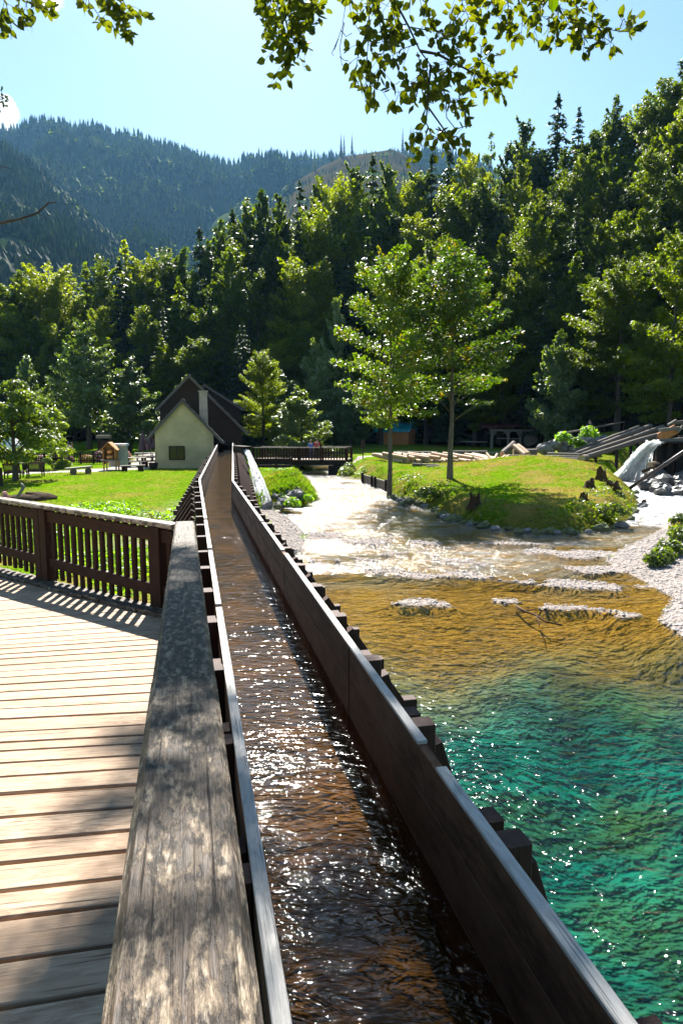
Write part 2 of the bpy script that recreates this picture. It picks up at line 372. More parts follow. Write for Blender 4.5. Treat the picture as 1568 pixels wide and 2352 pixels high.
M['flumewater'] = water_material('flume_water', [(2.0, .06, 2, 1.5), (6.0, .055, 2, 1.6), (17.0, .012, 2, 1.0)], (.88, .80, .64), .065, aniso=(.75, 1.5, 1), calm=(1.8, 5.5, .85, .16))
def foam_material():
    t = NT('falling_water'); w = t.attr('wc')
    n = t.noise(t.scale(w, (.8, 5, 5)), 2.0, 5, .7, .4)
    a = t.pbsdf((.95, .96, .97), .35, .5, t.bump(n, .8, .1))
    a = t.node('ShaderNodeMixShader', {0: .68, 1: a, 2: t.node('ShaderNodeBsdfTranslucent', {'Color': (.98, .99, 1)}).outputs[0]}).outputs[0]
    g = t.node('ShaderNodeBsdfTransparent', {'Color': (.93, .97, .98)}).outputs[0]
    return t.done(t.node('ShaderNodeMixShader', {0: t.ramp(n, .28, .44, .2, .86), 1: g, 2: a}).outputs[0])
M['foam'] = foam_material()

# ------------------------------------------------------------------ terrain
def sm(a, b, x):
    t = np.clip((x - a) / (b - a), 0, 1); return t * t * (3 - 2 * t)
def sdist(poly, x, y):
    """signed distance to a polygon, positive inside"""
    P = np.asarray(poly, float); d = np.full(x.shape, 1e9); ins = np.zeros(x.shape, bool)
    for i in range(len(P)):
        ax, ay = P[i]; bx, by = P[(i + 1) % len(P)]; ex, ey = bx - ax, by - ay
        t = np.clip(((x - ax) * ex + (y - ay) * ey) / (ex * ex + ey * ey + 1e-12), 0, 1)
        d = np.minimum(d, np.hypot(x - ax - t * ex, y - ay - t * ey))
        if abs(ey) > 1e-12:
            c = ((ay > y) != (by > y)) & (x < (bx - ax) * (y - ay) / ey + ax); ins ^= c
    return np.where(ins, d, -d)
def vnoise(x, y, seed=0):
    """smooth value noise, numpy"""
    xi, yi = np.floor(x).astype(int), np.floor(y).astype(int); fx, fy = x - xi, y - yi
    fx, fy = fx * fx * (3 - 2 * fx), fy * fy * (3 - 2 * fy)
    def h(i, j):
        n = (i * 374761393 + j * 668265263 + seed * 982451653) & 0x7fffffff
        n = ((n ^ (n >> 13)) * 1274126177) & 0x7fffffff
        return ((n ^ (n >> 16)) & 0xffff) / 65535.0
    return (h(xi, yi) * (1 - fx) + h(xi + 1, yi) * fx) * (1 - fy) + (h(xi, yi + 1) * (1 - fx) + h(xi + 1, yi + 1) * fx) * fy
def fbm(x, y, seed=0, o=4):
    return sum(vnoise(x * 2 ** k, y * 2 ** k, seed + k) / 2 ** k for k in range(o)) / (2 - 2 ** (1 - o))
FLZ = 2.57                                                   # top of the flume boards
fl_a, fl_b = at(667, 2352, FLZ), at(460.3, 1102.6, FLZ)      # inner faces of the boards, first straight
fr_a, fr_b = at(1411, 2352, FLZ), at(533, 1105.7, FLZ)
def ray_plan(X, Y, y):
    d = camdir(X, Y); return Vector((d.x / d.y * y, y, FLZ))
fl_c, fr_c = ray_plan(505.6, 1012, 72), ray_plan(534, 1008, 72)
def lerp(a, b, t): return a + (b - a) * t
fl_0, fr_0 = lerp(fl_b, fl_a, (fl_b.y + 2.5) / (fl_b.y - fl_a.y)), lerp(fr_b, fr_a, (fr_b.y + 2.5) / (fr_b.y - fr_a.y))
def P2(X, Y, z=0.0): p = at(X, Y, z); return (p.x, p.y)
mid_0, mid_b = (fl_0 + fr_0) / 2, (fl_b + fr_b) / 2
LEFT = [(-220, -40), (mid_0.x + .4, -40), (mid_0.x + .3, mid_0.y), (mid_b.x + .35, mid_b.y - .5), P2(640, 1285), P2(690, 1268), P2(700, 1225), P2(660, 1190), P2(625, 1176),
        P2(640, 1166), P2(700, 1163), P2(731, 1148), P2(722, 1126), P2(700, 1105), P2(672, 1092), P2(668, 1080), (-4.4, 66), (-3.5, 79), (-3.4, 108), (-3.4, 420), (-300, 420), (-300, -40)]
RIGHT = [(-300, 420), (-12, 84), (-3.4, 78), (.4, 66), P2(790, 1088), P2(810, 1100), P2(833, 1104), P2(894, 1125.5), P2(900, 1146), P2(925, 1142), P2(960, 1156), P2(1030, 1191), P2(1100, 1206), P2(1200, 1219), P2(1290, 1225), P2(1400, 1216), P2(1447, 1192),
         P2(1468, 1160), P2(1452, 1128), P2(1425, 1102), (24.5, 57), (27, 60), (300, 90), (300, 420)]
FARR = [(26.5, 58), (24.5, 52), P2(1600, 1128), P2(1580, 1165), P2(1535, 1205), P2(1490, 1232), P2(1420, 1262), P2(1390, 1290), P2(1480, 1335), P2(1540, 1375), P2(1510, 1425), P2(1570, 1470), (11, 12), (22, 8), (300, 5), (300, 92)]
BARS = [(1000, 1394, .7, .28, .12), (950, 1385, .6, .25, .10), (1330, 1403, 1.2, .36, .16), (1155, 1376, .35, .2, .11), (1190, 1335, 1.5, .32, .15), (1330, 1345, 1.2, .32, .14), (880, 1315, 1.0, .4, .13), (790, 1290, .9, .6, .12), (960, 1322, .9, .3, .12),
        (1060, 1322, .8, .28, .13), (1420, 1280, 2.0, .55, .15), (1280, 1268, 2.0, .34, .12), (1440, 1310, 1.4, .6, .14), (870, 1245, 1.8, .55, .11), (1060, 1290, 1.0, .3, .10), (930, 1275, 1.2, .4, .11), (1060, 1412, .6, .2, .07), (1500, 1345, .9, .4, .13), (1180, 1250, 2.2, .3, .10), (740, 1230, .8, .6, .10)]
def hill_start(x):
    return np.interp(x, [-120, -60, -20, 0, 12, 22, 30, 40, 55, 90], [112, 108, 100, 97, 92, 80, 64, 55, 42, 20])
def hill_slope(x):
    return np.interp(x, [-120, -60, -30, -10, 5, 20, 40, 80], [.05, .06, .12, .30, .46, .60, .72, .8])
def terrain(x, y):
    x, y = np.asarray(x, float), np.asarray(y, float)
    dl, dr, df = sdist(LEFT, x, y), sdist(RIGHT, x, y), sdist(FARR, x, y)
    n = fbm(x * .5, y * .5, 3); n2 = fbm(x * 1.7, y * 1.7, 9)
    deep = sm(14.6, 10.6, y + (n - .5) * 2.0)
    bed = -.10 - .14 * n - 1.5 * sm(17, 4, y) * (.85 + .3 * n) + (n2 - .5) * .06
    for (X, Y, sx, sy, a) in BARS:
        c = at(X, Y, 0); bed = bed + 1.9 * a * np.exp(-((x - c.x) / (1.25 * sx)) ** 2 - ((y - c.y + .12 * (x - c.x) + (fbm(x * .9, c.y + 0 * y, 77) - .5) * 1.1) / (1.4 * sy)) ** 2) * (.15 + 1.5 * sm(.34, .62, fbm(x * .8 + c.x, y * 1.3, 71)))
    bed = np.where(bed > 0, .022 * np.tanh(bed / .022), bed)
    gravel_l = sm(19.5, 22, y) * sm(34.2, 32.6, y) * sm(-9, -5.2, x)
    # left land
    capl = .56 + .30 * sm(25, 45, y) - .18 * sm(48, 56, y) + .5 * sm(62, 90, y) + .6 * sm(80, 110, y) + (n - .5) * .16
    capl = capl * (1 - gravel_l) + gravel_l * (.10 + .12 * n2)
    mossb = np.exp(-((x + 2.6) / 1.8) ** 2 - ((y - 41) / 5.0) ** 2); capl = capl + .55 * mossb * (.5 + n2)
    hl = np.minimum(capl, .02 + dl * (.55 + .5 * (1 - gravel_l)) + (n2 - .5) * .12 * (dl > 0))
    # island and valley floor
    mx = at(1235, 1052, 2.0)
    capr = .85 + .25 * sm(40, 60, y) + .4 * sm(70, 95, y) + (n - .5) * .2
    capr = capr + 1.15 * np.exp(-((x - mx.x) / 5.5) ** 2 - ((y - mx.y) / 7.0) ** 2)
    hr = np.minimum(capr, .02 + dr * (.50 + .22 * n2) + (n2 - .5) * .55 * np.clip(dr * 1.5, 0, 1) * sm(5, 1.5, dr) + (fbm(x * 3.1, y * 3.1, 33) - .5) * .22 * np.clip(dr * 2, 0, 1))
    emb = np.exp(-((x - 27) / 6.5) ** 2 - ((y - 68) / 8.0) ** 2); hr = hr + 2.4 * emb * np.clip(dr / 2, 0, 1)
    # shore on the far right
    capf = .16 + 1.7 * sm(5.0, 12, df) + 1.0 * sm(24, 30, y) * sm(.6, 3.0, df)
    hf = np.minimum(capf + (n2 - .5) * .08, .01 + df * .16 + 1.0 * sm(24, 30, y) * np.clip(df, 0, 1.5))
    z = np.where(dl > 0, hl, np.where(dr > 0, hr, np.where(df > 0, hf, bed + np.minimum(0, 0))))
    dm = np.maximum(np.maximum(dl, dr), df)
    edge = np.clip(1 + dm / 1.2, 0, 1) * (dm < 0)
    z = np.where(dm < 0, bed * (1 - edge) + np.maximum(bed, -.06) * edge, z)
    hs = np.maximum(0, y - hill_start(x)) ; cap = np.interp(x, [-120, -40, 0, 30, 80], [9, 12, 24, 36, 46]); rise = hill_slope(x) * hs * sm(0, 14, hs)
    z = z + np.where(dm > -3, 1, 0) * (cap * (1 - np.exp(-rise / cap)) + (fbm(x * .06, y * .06, 21) - .5) * 5 * sm(0, 25, hs))
    return z, dl, dr, df, n, n2, deep, gravel_l
def tz(x, y): return float(terrain(np.array([x]), np.array([y]))[0][0])
def steps(segs):
    o = []
    for (a, b, s) in segs: o += list(np.arange(a, b, s))
    return np.array(o + [segs[-1][1]])
xs = steps([(-260, -60, 10), (-60, -26, 2.0), (-26, -12, .6), (-12, 14, .22), (14, 24, .3), (24, 40, .9), (40, 80, 3), (80, 260, 10)])
ys = steps([(-40, -4, 6), (-4, 8, 1.0), (8, 30, .2), (30, 52, .3), (52, 70, .6), (70, 110, 1.6), (110, 180, 4), (180, 400, 20)])
gx, gy = np.meshgrid(xs, ys); fx_, fy_ = gx.ravel(), gy.ravel()
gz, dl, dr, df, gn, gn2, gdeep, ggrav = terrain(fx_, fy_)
dm = np.maximum(np.maximum(dl, dr), df)
def pdist(pts, x, y):
    d = np.full(x.shape, 1e9)
    for (a, b) in zip(pts[:-1], pts[1:]):
        ex, ey = b[0] - a[0], b[1] - a[1]; t = np.clip(((x - a[0]) * ex + (y - a[1]) * ey) / (ex * ex + ey * ey), 0, 1)
        d = np.minimum(d, np.hypot(x - a[0] - t * ex, y - a[1] - t * ey))
    return d
PATH_L = [P2(-60, 1090, .85), P2(60, 1086, .85), P2(180, 1082, .85), P2(300, 1072, .8), P2(345, 1060, .8), P2(352, 1044, .8)]
PATH_R = [P2(790, 1050, 1.1), P2(880, 1046, 1.1), P2(940, 1041, 1.1), P2(1100, 1040, 1.2), P2(1230, 1036, 1.3)]
pl = pdist(PATH_L, fx_, fy_) - .4 * (gn2 - .5); pr = pdist(PATH_R, fx_, fy_) - .5 * (gn2 - .5)
path = np.maximum(sm(1.75, 1.45, pl), sm(1.0, .7, pr))
riverw = np.where(dm < -.02, 1.0, 0.0); riverw = np.maximum(riverw, (dl > 0) * ggrav); 
riverw = np.maximum(riverw, (df > 0) * (1 - sm(25.5, 27.5, fy_) * sm(.2, .8, df)) * sm(9, 6, df + 1.2 * gn2))
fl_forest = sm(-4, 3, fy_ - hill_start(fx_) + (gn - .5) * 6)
dirtw = np.clip(np.where(dl > 0, sm(24, 20, fy_) * .55 + .3, np.where(dr > 0, .75 + .35 * sm(4, 0, dr) + .35 * sm(6, 11, fx_), .5)), 0, 1)
dirtw = np.where((dl > 0) & (fy_ > 43), .25, dirtw); dirtw = np.where((dl > 0) & (fy_ < 43), np.clip(dirtw + .25 + .5 * sm(18, 13, fy_), 0, 1), dirtw)
mossw = np.where(dl > 0, np.exp(-((fx_ + 2.6) / 2.0) ** 2 - ((fy_ - 40) / 6) ** 2), np.where(dr > 0, sm(2.2, .3, dr + gn2) * sm(56, 50, fy_), sm(26, 28, fy_) * .8))
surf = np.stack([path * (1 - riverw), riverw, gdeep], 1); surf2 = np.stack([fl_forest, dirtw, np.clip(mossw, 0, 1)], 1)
nx, ny = len(xs), len(ys); ii = np.arange(nx * ny).reshape(ny, nx)
quads = np.stack([ii[:-1, :-1].ravel(), ii[:-1, 1:].ravel(), ii[1:, 1:].ravel(), ii[1:, :-1].ravel()], 1)
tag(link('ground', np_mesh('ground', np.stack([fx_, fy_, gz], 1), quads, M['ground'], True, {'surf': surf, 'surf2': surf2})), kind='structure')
# broad valley floor out to the horizon, below the sheet above
vf = MB(); vf.quad((-2900, -290, -3.2), (2900, -290, -3.2), (2900, 2900, -3.2), (-2900, 2900, -3.2))
tag(vf.build('valley_ground', M['soil']), kind='structure')

# ------------------------------------------------------------------ water
wx = steps([(-8, 26, .5)]); wy = steps([(-12, 30, .5), (30, 70, .6), (70, 112, 2)])
ax, ay = np.meshgrid(wx, wy); ax, ay = ax.ravel(), ay.ravel()
wn1 = fbm(ax * .22, ay * .35, 40)
rif = sm(19, 24, ay + (wn1 - .5) * 6) * sm(70, 56, ay)
rif = np.clip(rif * (1.25 - .95 * sm(4, 10, ax) * sm(27, 22, ay)), 0, 1)
stream = sm(10.5, 13.5, ax) * sm(25.5, 29, ay)
foam = np.clip(stream * .98 + .80 * rif * sm(.40, .60, wn1) + .35 * rif * sm(46, 52, ay), 0, 1)
rif = np.clip(np.maximum(rif * (.55 + .8 * sm(.35, .55, wn1)), stream), 0, 1)
jet0, jet1 = atd(566, 1034, 40), at(608, 1176, .02)
foam = np.maximum(foam, .95 * np.exp(-(((ax - jet1.x) / .9) ** 2 + ((ay - jet1.y + .3) / 1.2) ** 2)))
mm_, nn_ = len(wx), len(wy); jj = np.arange(mm_ * nn_).reshape(nn_, mm_)
wq = np.stack([jj[:-1, :-1].ravel(), jj[:-1, 1:].ravel(), jj[1:, 1:].ravel(), jj[1:, :-1].ravel()], 1)
tag(link('lake_water', np_mesh('lake_water', np.stack([ax, ay, 0 * ax], 1), wq, M['lake'], True, {'riffle': np.stack([rif, foam, 0 * rif], 1)})), kind='structure')

# ------------------------------------------------------------------ wooden flume
flume = thing('wooden_flume', (mid_b.x, mid_b.y, .5), 'long brown wooden water flume on braced timber frames running to the mill', 'flume')
TH = .055; BOT = 1.62; WZ = 1.97
def offset_line(a, b, s):
    d = (b - a); d.z = 0; d.normalize(); return Vector((d.y, -d.x, 0)) * s
def wall(pts, side):
    m = MB()
    for (a, b) in zip(pts[:-1], pts[1:]):
        o = offset_line(a, b, side * TH / 2); L = (b - a).length; n = max(1, int(L / 4.0))
        for k in range(n):                                          # boards butted end to end, three courses
            p, q = lerp(a, b, k / n), lerp(a, b, (k + 1) / n - .0012)
            h0 = BOT
            for h in (.36, .33, FLZ - BOT - .69):
                jz = RND.uniform(-.004, .004)
                zc = Vector((0, 0, h0 + h / 2 - FLZ)); m.bar(p + o + zc + o * jz * 6, q + o + zc + o * jz * 6, TH, h - .003, ch=.004); h0 += h
    return m
wall([fl_0, fl_b, fl_c], -1).build('side_board', M['flume'], flume)
wall([fr_0, fr_b, fr_c], 1).build('side_board', M['flume'], flume)
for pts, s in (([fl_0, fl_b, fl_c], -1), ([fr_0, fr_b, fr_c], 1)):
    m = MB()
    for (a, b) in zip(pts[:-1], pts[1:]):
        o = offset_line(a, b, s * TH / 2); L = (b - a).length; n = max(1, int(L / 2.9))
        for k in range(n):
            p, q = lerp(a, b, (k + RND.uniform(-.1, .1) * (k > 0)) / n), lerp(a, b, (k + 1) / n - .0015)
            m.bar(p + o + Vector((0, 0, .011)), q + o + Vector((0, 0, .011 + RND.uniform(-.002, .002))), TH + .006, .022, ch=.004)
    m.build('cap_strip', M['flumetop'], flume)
m = MB()
for (a, b, c, d) in ((fl_0, fr_0, fr_b, fl_b), (fl_b, fr_b, fr_c, fl_c)):
    dn = Vector((0, 0, BOT + .03 - FLZ)); m.quad(a + dn, b + dn, c + dn, d + dn)
    dn = Vector((0, 0, BOT - .04 - FLZ)); m.quad(d + dn, c + dn, b + dn, a + dn)
m.build('floor_board', plain('flume_bed', (.085, .045, .014), .9, .1, .9, 1.6, .4), flume)
# water running in the flume
V, Q = [], []
for (a, b, c, d) in ((fl_0, fr_0, fr_b, fl_b), (fl_b, fr_b, fr_c, fl_c)):
    dn = Vector((0, 0, WZ - FLZ)); k = len(V); V += [a + dn, b + dn, c + dn, d + dn]; Q.append((k, k + 1, k + 2, k + 3))
V[4:6] = []; Q = [(0, 1, 2, 3), (3, 2, 4, 5)]
tag(link('flume_water', np_mesh('flume_water', V, Q, M['flumewater'])), kind='structure')

def frame_at(l, r, wide, double, far):
    """one timber frame: cross beam, posts beside the boards, braces from the beam ends; returns part builders"""
    ax_ = (r - l); ax_.z = 0; ax_.normalize(); fw = Vector((-ax_.y, ax_.x, 0)); bz = 1.50
    cb = MB(); cb.bar(l - ax_ * (wide + .12) + Vector((0, 0, bz - FLZ)), r + ax_ * (wide + .12) + Vector((0, 0, bz - FLZ)), .13, .16)
    po, br = [], []
    for (e, s) in ((l, -1), (r, 1)):
        pm = MB(); top = RND.uniform(-.03, .01)
        for k in ((-.135, .135) if double else (0,)):
            c = e + ax_ * s * (TH + .075) + fw * k
            pm.bar(c + Vector((0, 0, bz - FLZ - .1)), c + Vector((0, 0, top - (.05 if k > 0 else 0))), .13, .14, up=ax_)
        po.append(pm)
        bm_ = MB(); c = e + ax_ * s * wide * .93 + Vector((0, 0, bz + .06 - FLZ)); d = e + ax_ * s * (TH + .20) + Vector((0, 0, -.22))
        bm_.bar(c, d, .10, .12, up=fw); br.append(bm_)
    return cb, po, br
seg1 = [2.72 + 1.2 * k for k in range(-2, 15)]
frames = []
for y in seg1: frames.append((lerp(fl_a, fl_b, (y - fl_a.y) / (fl_b.y - fl_a.y)), lerp(fr_a, fr_b, (y + .22 - fr_a.y) / (fr_b.y - fr_a.y)), .55 if y < 6 else .85, True))
k = 0
while True:
    y = 21.6 + 1.25 * k; k += 1
    if y > 66: break
    t = (y - fl_b.y) / (fl_c.y - fl_b.y); frames.append((lerp(fl_b, fl_c, t), lerp(fr_b, fr_c, t + .16 / (fl_c.y - fl_b.y)), .85, False))
far_posts, far_braces = MB(), MB()
for i, (l, r, w, dbl) in enumerate(frames):
    cb, po, br = frame_at(l, r, w, dbl, i)
    cb.build('cross_beam', M['beam'], flume)
    for q in po: q.build('post', M['beam'], flume) if i < 48 else far_posts.add(q.v, q.f, q.w)
    for q in br: q.build('brace', M['beam'], flume) if i < 48 else far_braces.add(q.v, q.f, q.w)
tag(far_posts.build('post', M['beam'], flume), kind='stuff'); tag(far_braces.build('brace', M['beam'], flume), kind='stuff')
for i, (l, r, w, dbl) in enumerate(frames[::3]):
    ax_ = (r - l); ax_.z = 0; ax_.normalize()
    for (e, s) in ((l, 1), (r, -1)):
        p = e + ax_ * s * .1; g = min(tz(p.x, p.y), .4) - .4; MB().bar((p.x, p.y, g), (p.x, p.y, 1.44), .2, .2, up=ax_).build('trestle_leg', M['black'], flume)
# wooden spout on the flume side and its jet
m = MB(); e = lerp(fr_b, fr_c, (jet0.y + 1.3 - fr_b.y) / (fr_c.y - fr_b.y))
sp0, sp1 = Vector((e.x + .2, jet0.y + 1.6, 2.78)), Vector((jet0.x, jet0.y + .1, jet0.z - .02))
for dx, w, h, dz in ((-.2, .05, .34, 0), (.2, .05, .34, 0), (0, .38, .05, -.15)):
    m.bar(sp0 + Vector((dx, 0, dz)), sp1 + Vector((dx, 0, dz)), w, h)
m.bar(sp0 + Vector((-.1, .3, .2)), sp1 + Vector((.1, -.2, .22)), .5, .04)
m.build('overflow_spout', M['fence'], flume)
def water_strands(name, n, p0, p1, spread0, spread1, r0, r1, sag, seed, seg=14):
    q = random.Random(seed); m = MB(); p0, p1 = Vector(p0), Vector(p1)
    for i in range(n):
        a = p0 + Vector((q.uniform(-1, 1) * spread0[0], q.uniform(-1, 1) * spread0[1], q.uniform(-1, 1) * spread0[2]))
        b = p1 + Vector((q.gauss(0, .55) * spread1[0], q.gauss(0, .55) * spread1[1], 0)); pts, rr = [], []
        lo = q.uniform(.9, 1.1)
        for k in range(seg + 1):
            t = k / seg; h = a.lerp(b, t); h.z = a.z + (b.z - a.z) * (t * (1 - sag) + sag * t * t) * 1.0
            h += Vector((q.uniform(-1, 1), q.uniform(-1, 1), q.uniform(-1, 1))) * .025 * (1 + 3 * t) * spread1[0]
            pts.append(h); rr.append((r0 + (r1 - r0) * t) * q.uniform(.6, 1.3))
        m.tube(pts, rr, 6)
    for i in range(n * 14):
        t = q.random() ** .6; h = p0.lerp(p1, t); h.z = p0.z + (p1.z - p0.z) * (t * (1 - sag) + sag * t * t)
        w = .5 + t; h += Vector((q.gauss(0, .42) * lerp(spread0[0], spread1[0], t), q.gauss(0, .42) * lerp(spread0[1], spread1[1], t), q.gauss(0, .10) * w)); h.z = max(h.z, p1.z)
        m.blob(h, q.uniform(.012, .05) * w, i, rough=.3, nu=5, nv=3)
    return tag(m.build(name, M['foam']), kind='structure')
water_strands('overflow_water', 16, jet0, jet1, (.13, .05, .06), (.30, .45, 0), .045, .10, .55, 5)

# ------------------------------------------------------------------ boardwalk
def deck_z(y): return CAMZ - (1.873 + .0472 * y)
def on_deck(X, Y):
    d = camdir(X, Y); t = -1.873 / (d.z + .0472 * d.y); return Vector((d.x * t, d.y * t, CAMZ + d.z * t))
c0, c1_ = at(418.5, 2352, CAMZ - .822), at(424.5, 1203, CAMZ - 1.16)          # rail centre line near and at the corner
railz = lambda y: CAMZ - (.777 + .0456 * y)
rdir = (c1_ - c0).normalized()
def rail_at(y): return lerp(c0, c1_, (y - c0.y) / (c1_.y - c0.y))
fc = at(404, 1203, c1_.z)
f_far = lerp(fc, at(0, 1143, c1_.z - .02), 1.0)
f_end = lerp(fc, f_far, 1.75)
fdir = (f_end - fc).normalized()
gaps = [1316, 1326, 1336, 1347, 1358, 1368, 1380, 1392, 1402.5, 1413, 1425.7, 1434.5, 1444, 1459, 1470.5, 1482, 1491, 1503, 1514, 1528, 1542.5, 1557, 1573, 1590, 1609.4, 1628.6, 1651.8, 1682, 1705.8, 1725.7, 1753, 1784.5, 1824, 1877.6, 1933.8, 1983, 2046.6, 2111, 2207, 2312.7, 2425, 2545, 2675]
azs = np.interp(gaps, [1316, 1371, 1430, 1500, 1650, 1754, 2046, 2319, 2700], [56, 61, 70, 76, 82.3, 82, 79, 76.8, 75])
def clip_poly(P, a, n):
    out = []
    for i in range(len(P)):
        p, q = P[i], P[(i + 1) % len(P)]; dp, dq = (p - a).dot(n), (q - a).dot(n)
        if dp >= 0: out.append(p)
        if dp * dq < 0: out.append(p + (q - p) * (dp / (dp - dq)))
    return out
deck = thing('boardwalk', (-1.5, 4, .6), 'sunlit boardwalk of weathered tan planks curving beside the flume', 'boardwalk')
lines = []
for Yg, az in zip(gaps, azs):
    p = on_deck(0, Yg); d = Vector((math.sin(rad(az)), math.cos(rad(az)), 0)); lines.append((p, d))
fn = Vector((-fdir.y, fdir.x, 0)); fn = fn if fn.y < 0 else -fn
rn = Vector((-rdir.y, rdir.x, 0)); rn = rn if rn.x < 0 else -rn
nplank = 0
for i in range(len(lines) - 1):
    (pa, da), (pb, db) = lines[i], lines[i + 1]
    wg = .0085 + .003 * RND.random() + .0035 * (i > 30)
    na, nb_ = Vector((-da.y, da.x, 0)), Vector((-db.y, db.x, 0))
    LL = -2.2 - .12 * max(0, pa.y)
    A, B, C_, D = pa + da * LL - na * wg, pa + da * 9 - na * wg, pb + db * 9 + nb_ * wg, pb + db * LL + nb_ * wg
    P = [Vector((q.x, q.y, 0)) for q in (A, D, C_, B)]
    P = clip_poly(P, Vector((fc.x, fc.y, 0)) + Vector((0, .16 + RND.uniform(-.02, .03), 0)), fn)
    if len(P) < 3: continue
    P = clip_poly(P, Vector((c0.x + .03, c0.y, 0)), rn)
    if len(P) < 3: continue
    m = MB(); jz = RND.uniform(-.003, .003); th = .05; n = len(P); o = Vector((RND.uniform(0, 50), RND.uniform(0, 50), 0))
    ck = .005; ctr = sum(P, Vector()) / n
    loops = []
    for (dz, ins) in ((-th, 0), (-ck, 0), (0, ck)):
        ring = []
        for q in P:
            inw = Vector((0, 0, 0))
            if ins:
                s = 1 if (q - pa).dot(na) > -wg - .03 and abs((q - pa).dot(na) + wg) < abs((q - pb).dot(nb_) - wg) else -1
                inw = na * (-ins if s > 0 else ins)
            qq = q + inw; ring.append(Vector((qq.x, qq.y, deck_z(qq.y) + dz + jz)))
        loops.append(ring)
    V = loops[0] + loops[1] + loops[2]
    Wc = [(o.x + (v - pa).dot(da), o.y + (v - pa).dot(na), v.z) for v in V]
    fs = [(k * n + j, k * n + (j + 1) % n, (k + 1) * n + (j + 1) % n, (k + 1) * n + j) for k in (0, 1) for j in range(n)]
    fs += [tuple(range(2 * n, 3 * n)), tuple(range(n - 1, -1, -1))]
    if (P[1] - P[0]).cross(P[2] - P[1]).z < 0: fs = [f[::-1] for f in fs]
    m.add(V, fs, Wc); m.build('plank', M['deck'], deck); nplank += 1
m = MB()
for off in (.25, 1.3, 2.6): 
    a = rail_at(-1.5) - Vector((off, 0, 0)); b = rail_at(7.6) - Vector((off, 0, 0)); a.z = deck_z(a.y) - .16; b.z = deck_z(b.y) - .16; m.bar(a, b, .12, .2)
m.build('joist', M['black'], deck)
# near railing: broad weathered rail on posts
rl = thing('handrail', (rail_at(4).x, 4, deck_z(4)), 'broad mottled grey handrail with cracked weathered top beside the flume', 'handrail')
def rail_beam(a, b, w, h, name, mat, parent):
    MB().bar(a, b, w, h, ch=.018).build(name, mat, parent)
jy = at(430, 1599, railz(4.0)).y
ra, rj, rb = rail_at(-1.6), rail_at(jy), rail_at(c1_.y)
for q in (ra, rj, rb): q.z = railz(q.y) - .035
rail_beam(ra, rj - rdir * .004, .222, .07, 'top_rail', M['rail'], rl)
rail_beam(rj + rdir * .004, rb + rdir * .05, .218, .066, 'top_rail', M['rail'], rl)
for y in (-.6, 1.1, 2.8, 4.5, 6.2, 8.2):
    p = rail_at(y); p.z = railz(y) - .075; MB().bar((p.x, p.y, deck_z(y) - .3), p, .12, .12, up=(1, 0, 0)).build('post', M['fence'], rl)
for dz in (.16, .62):
    a, b = rail_at(-1.6), rail_at(8.3); a.z = railz(a.y) - dz; b.z = railz(b.y) - dz; o = Vector((.085, .02, 0))
    MB().bar(a + o, b + o, .04, .14).build('cross_rail', M['fence'], rl)
for k in range(34):
    y = -.3 + .25 * k; p = rail_at(y); MB().bar((p.x + .05, y, deck_z(y) - .1), (p.x + .05, y, railz(y) - .08), .028, .095, up=(1, 0, 0)).build('baluster', M['fence'], rl)
# far fence across the end of the deck
fe = thing('wooden_fence', (f_far.x, f_far.y, deck_z(9)), 'dark brown baluster fence closing the far edge of the boardwalk', 'fence')
MB().bar(fc - fdir * .02 + Vector((0, 0, -.03)), f_end + Vector((0, 0, -.03)), .17, .06, ch=.012).build('top_rail', M['fencecap'], fe)
inn = fn * -.03
def fz(p, dz): return Vector((p.x, p.y, p.z + dz))
for dz, h in ((-.16, .15), (-.83, .14)):
    MB().bar(fz(fc, dz) - inn * 1.2, fz(f_end, dz) - inn * 1.2, .045, h).build('cross_rail', M['fence'], fe)
L = (f_end - fc).length; s = .10; n = 0
post_s = []
for X in (102, 116, 372): 
    d = camdir(X, 1300); den = d.x / d.y
    t = (den * fc.y - fc.x) / (fdir.x - den * fdir.y); post_s.append(t)
while s < L:
    p = fc + fdir * s + fn * .025
    if min(abs(s - q) for q in post_s) > .10:
        m = MB(); m.bar(fz(p, -.90), fz(p, -.062), .048, .074, up=fdir); m.bar(fz(p, -1.06 + RND.uniform(-.02, .02)), fz(p, -.90), .04, .075, up=fdir); m.build('baluster', M['fence'], fe)
    s += .182
for q in post_s + [L - .1, L * .72]:
    p = fc + fdir * q + fn * .02; MB().bar(fz(p, -1.5), fz(p, -.062), .15, .17, up=fdir).build('post', M['fence'], fe)
# kerb of old plank ends under the fence
m = MB(); a = fc + fn * .13 - fdir * .3; k = 0
while k * .2 < L:
    p = a + fdir * (k * .2); z = deck_z(p.y) + .03 + RND.uniform(-.008, .008); q = p + fdir * .19
    m.bar(Vector((p.x, p.y, z)), Vector((q.x, q.y, z)), .26 + RND.uniform(-.02, .03), .045); k += 1
m.build('kerb_board', M['rail'], fe)

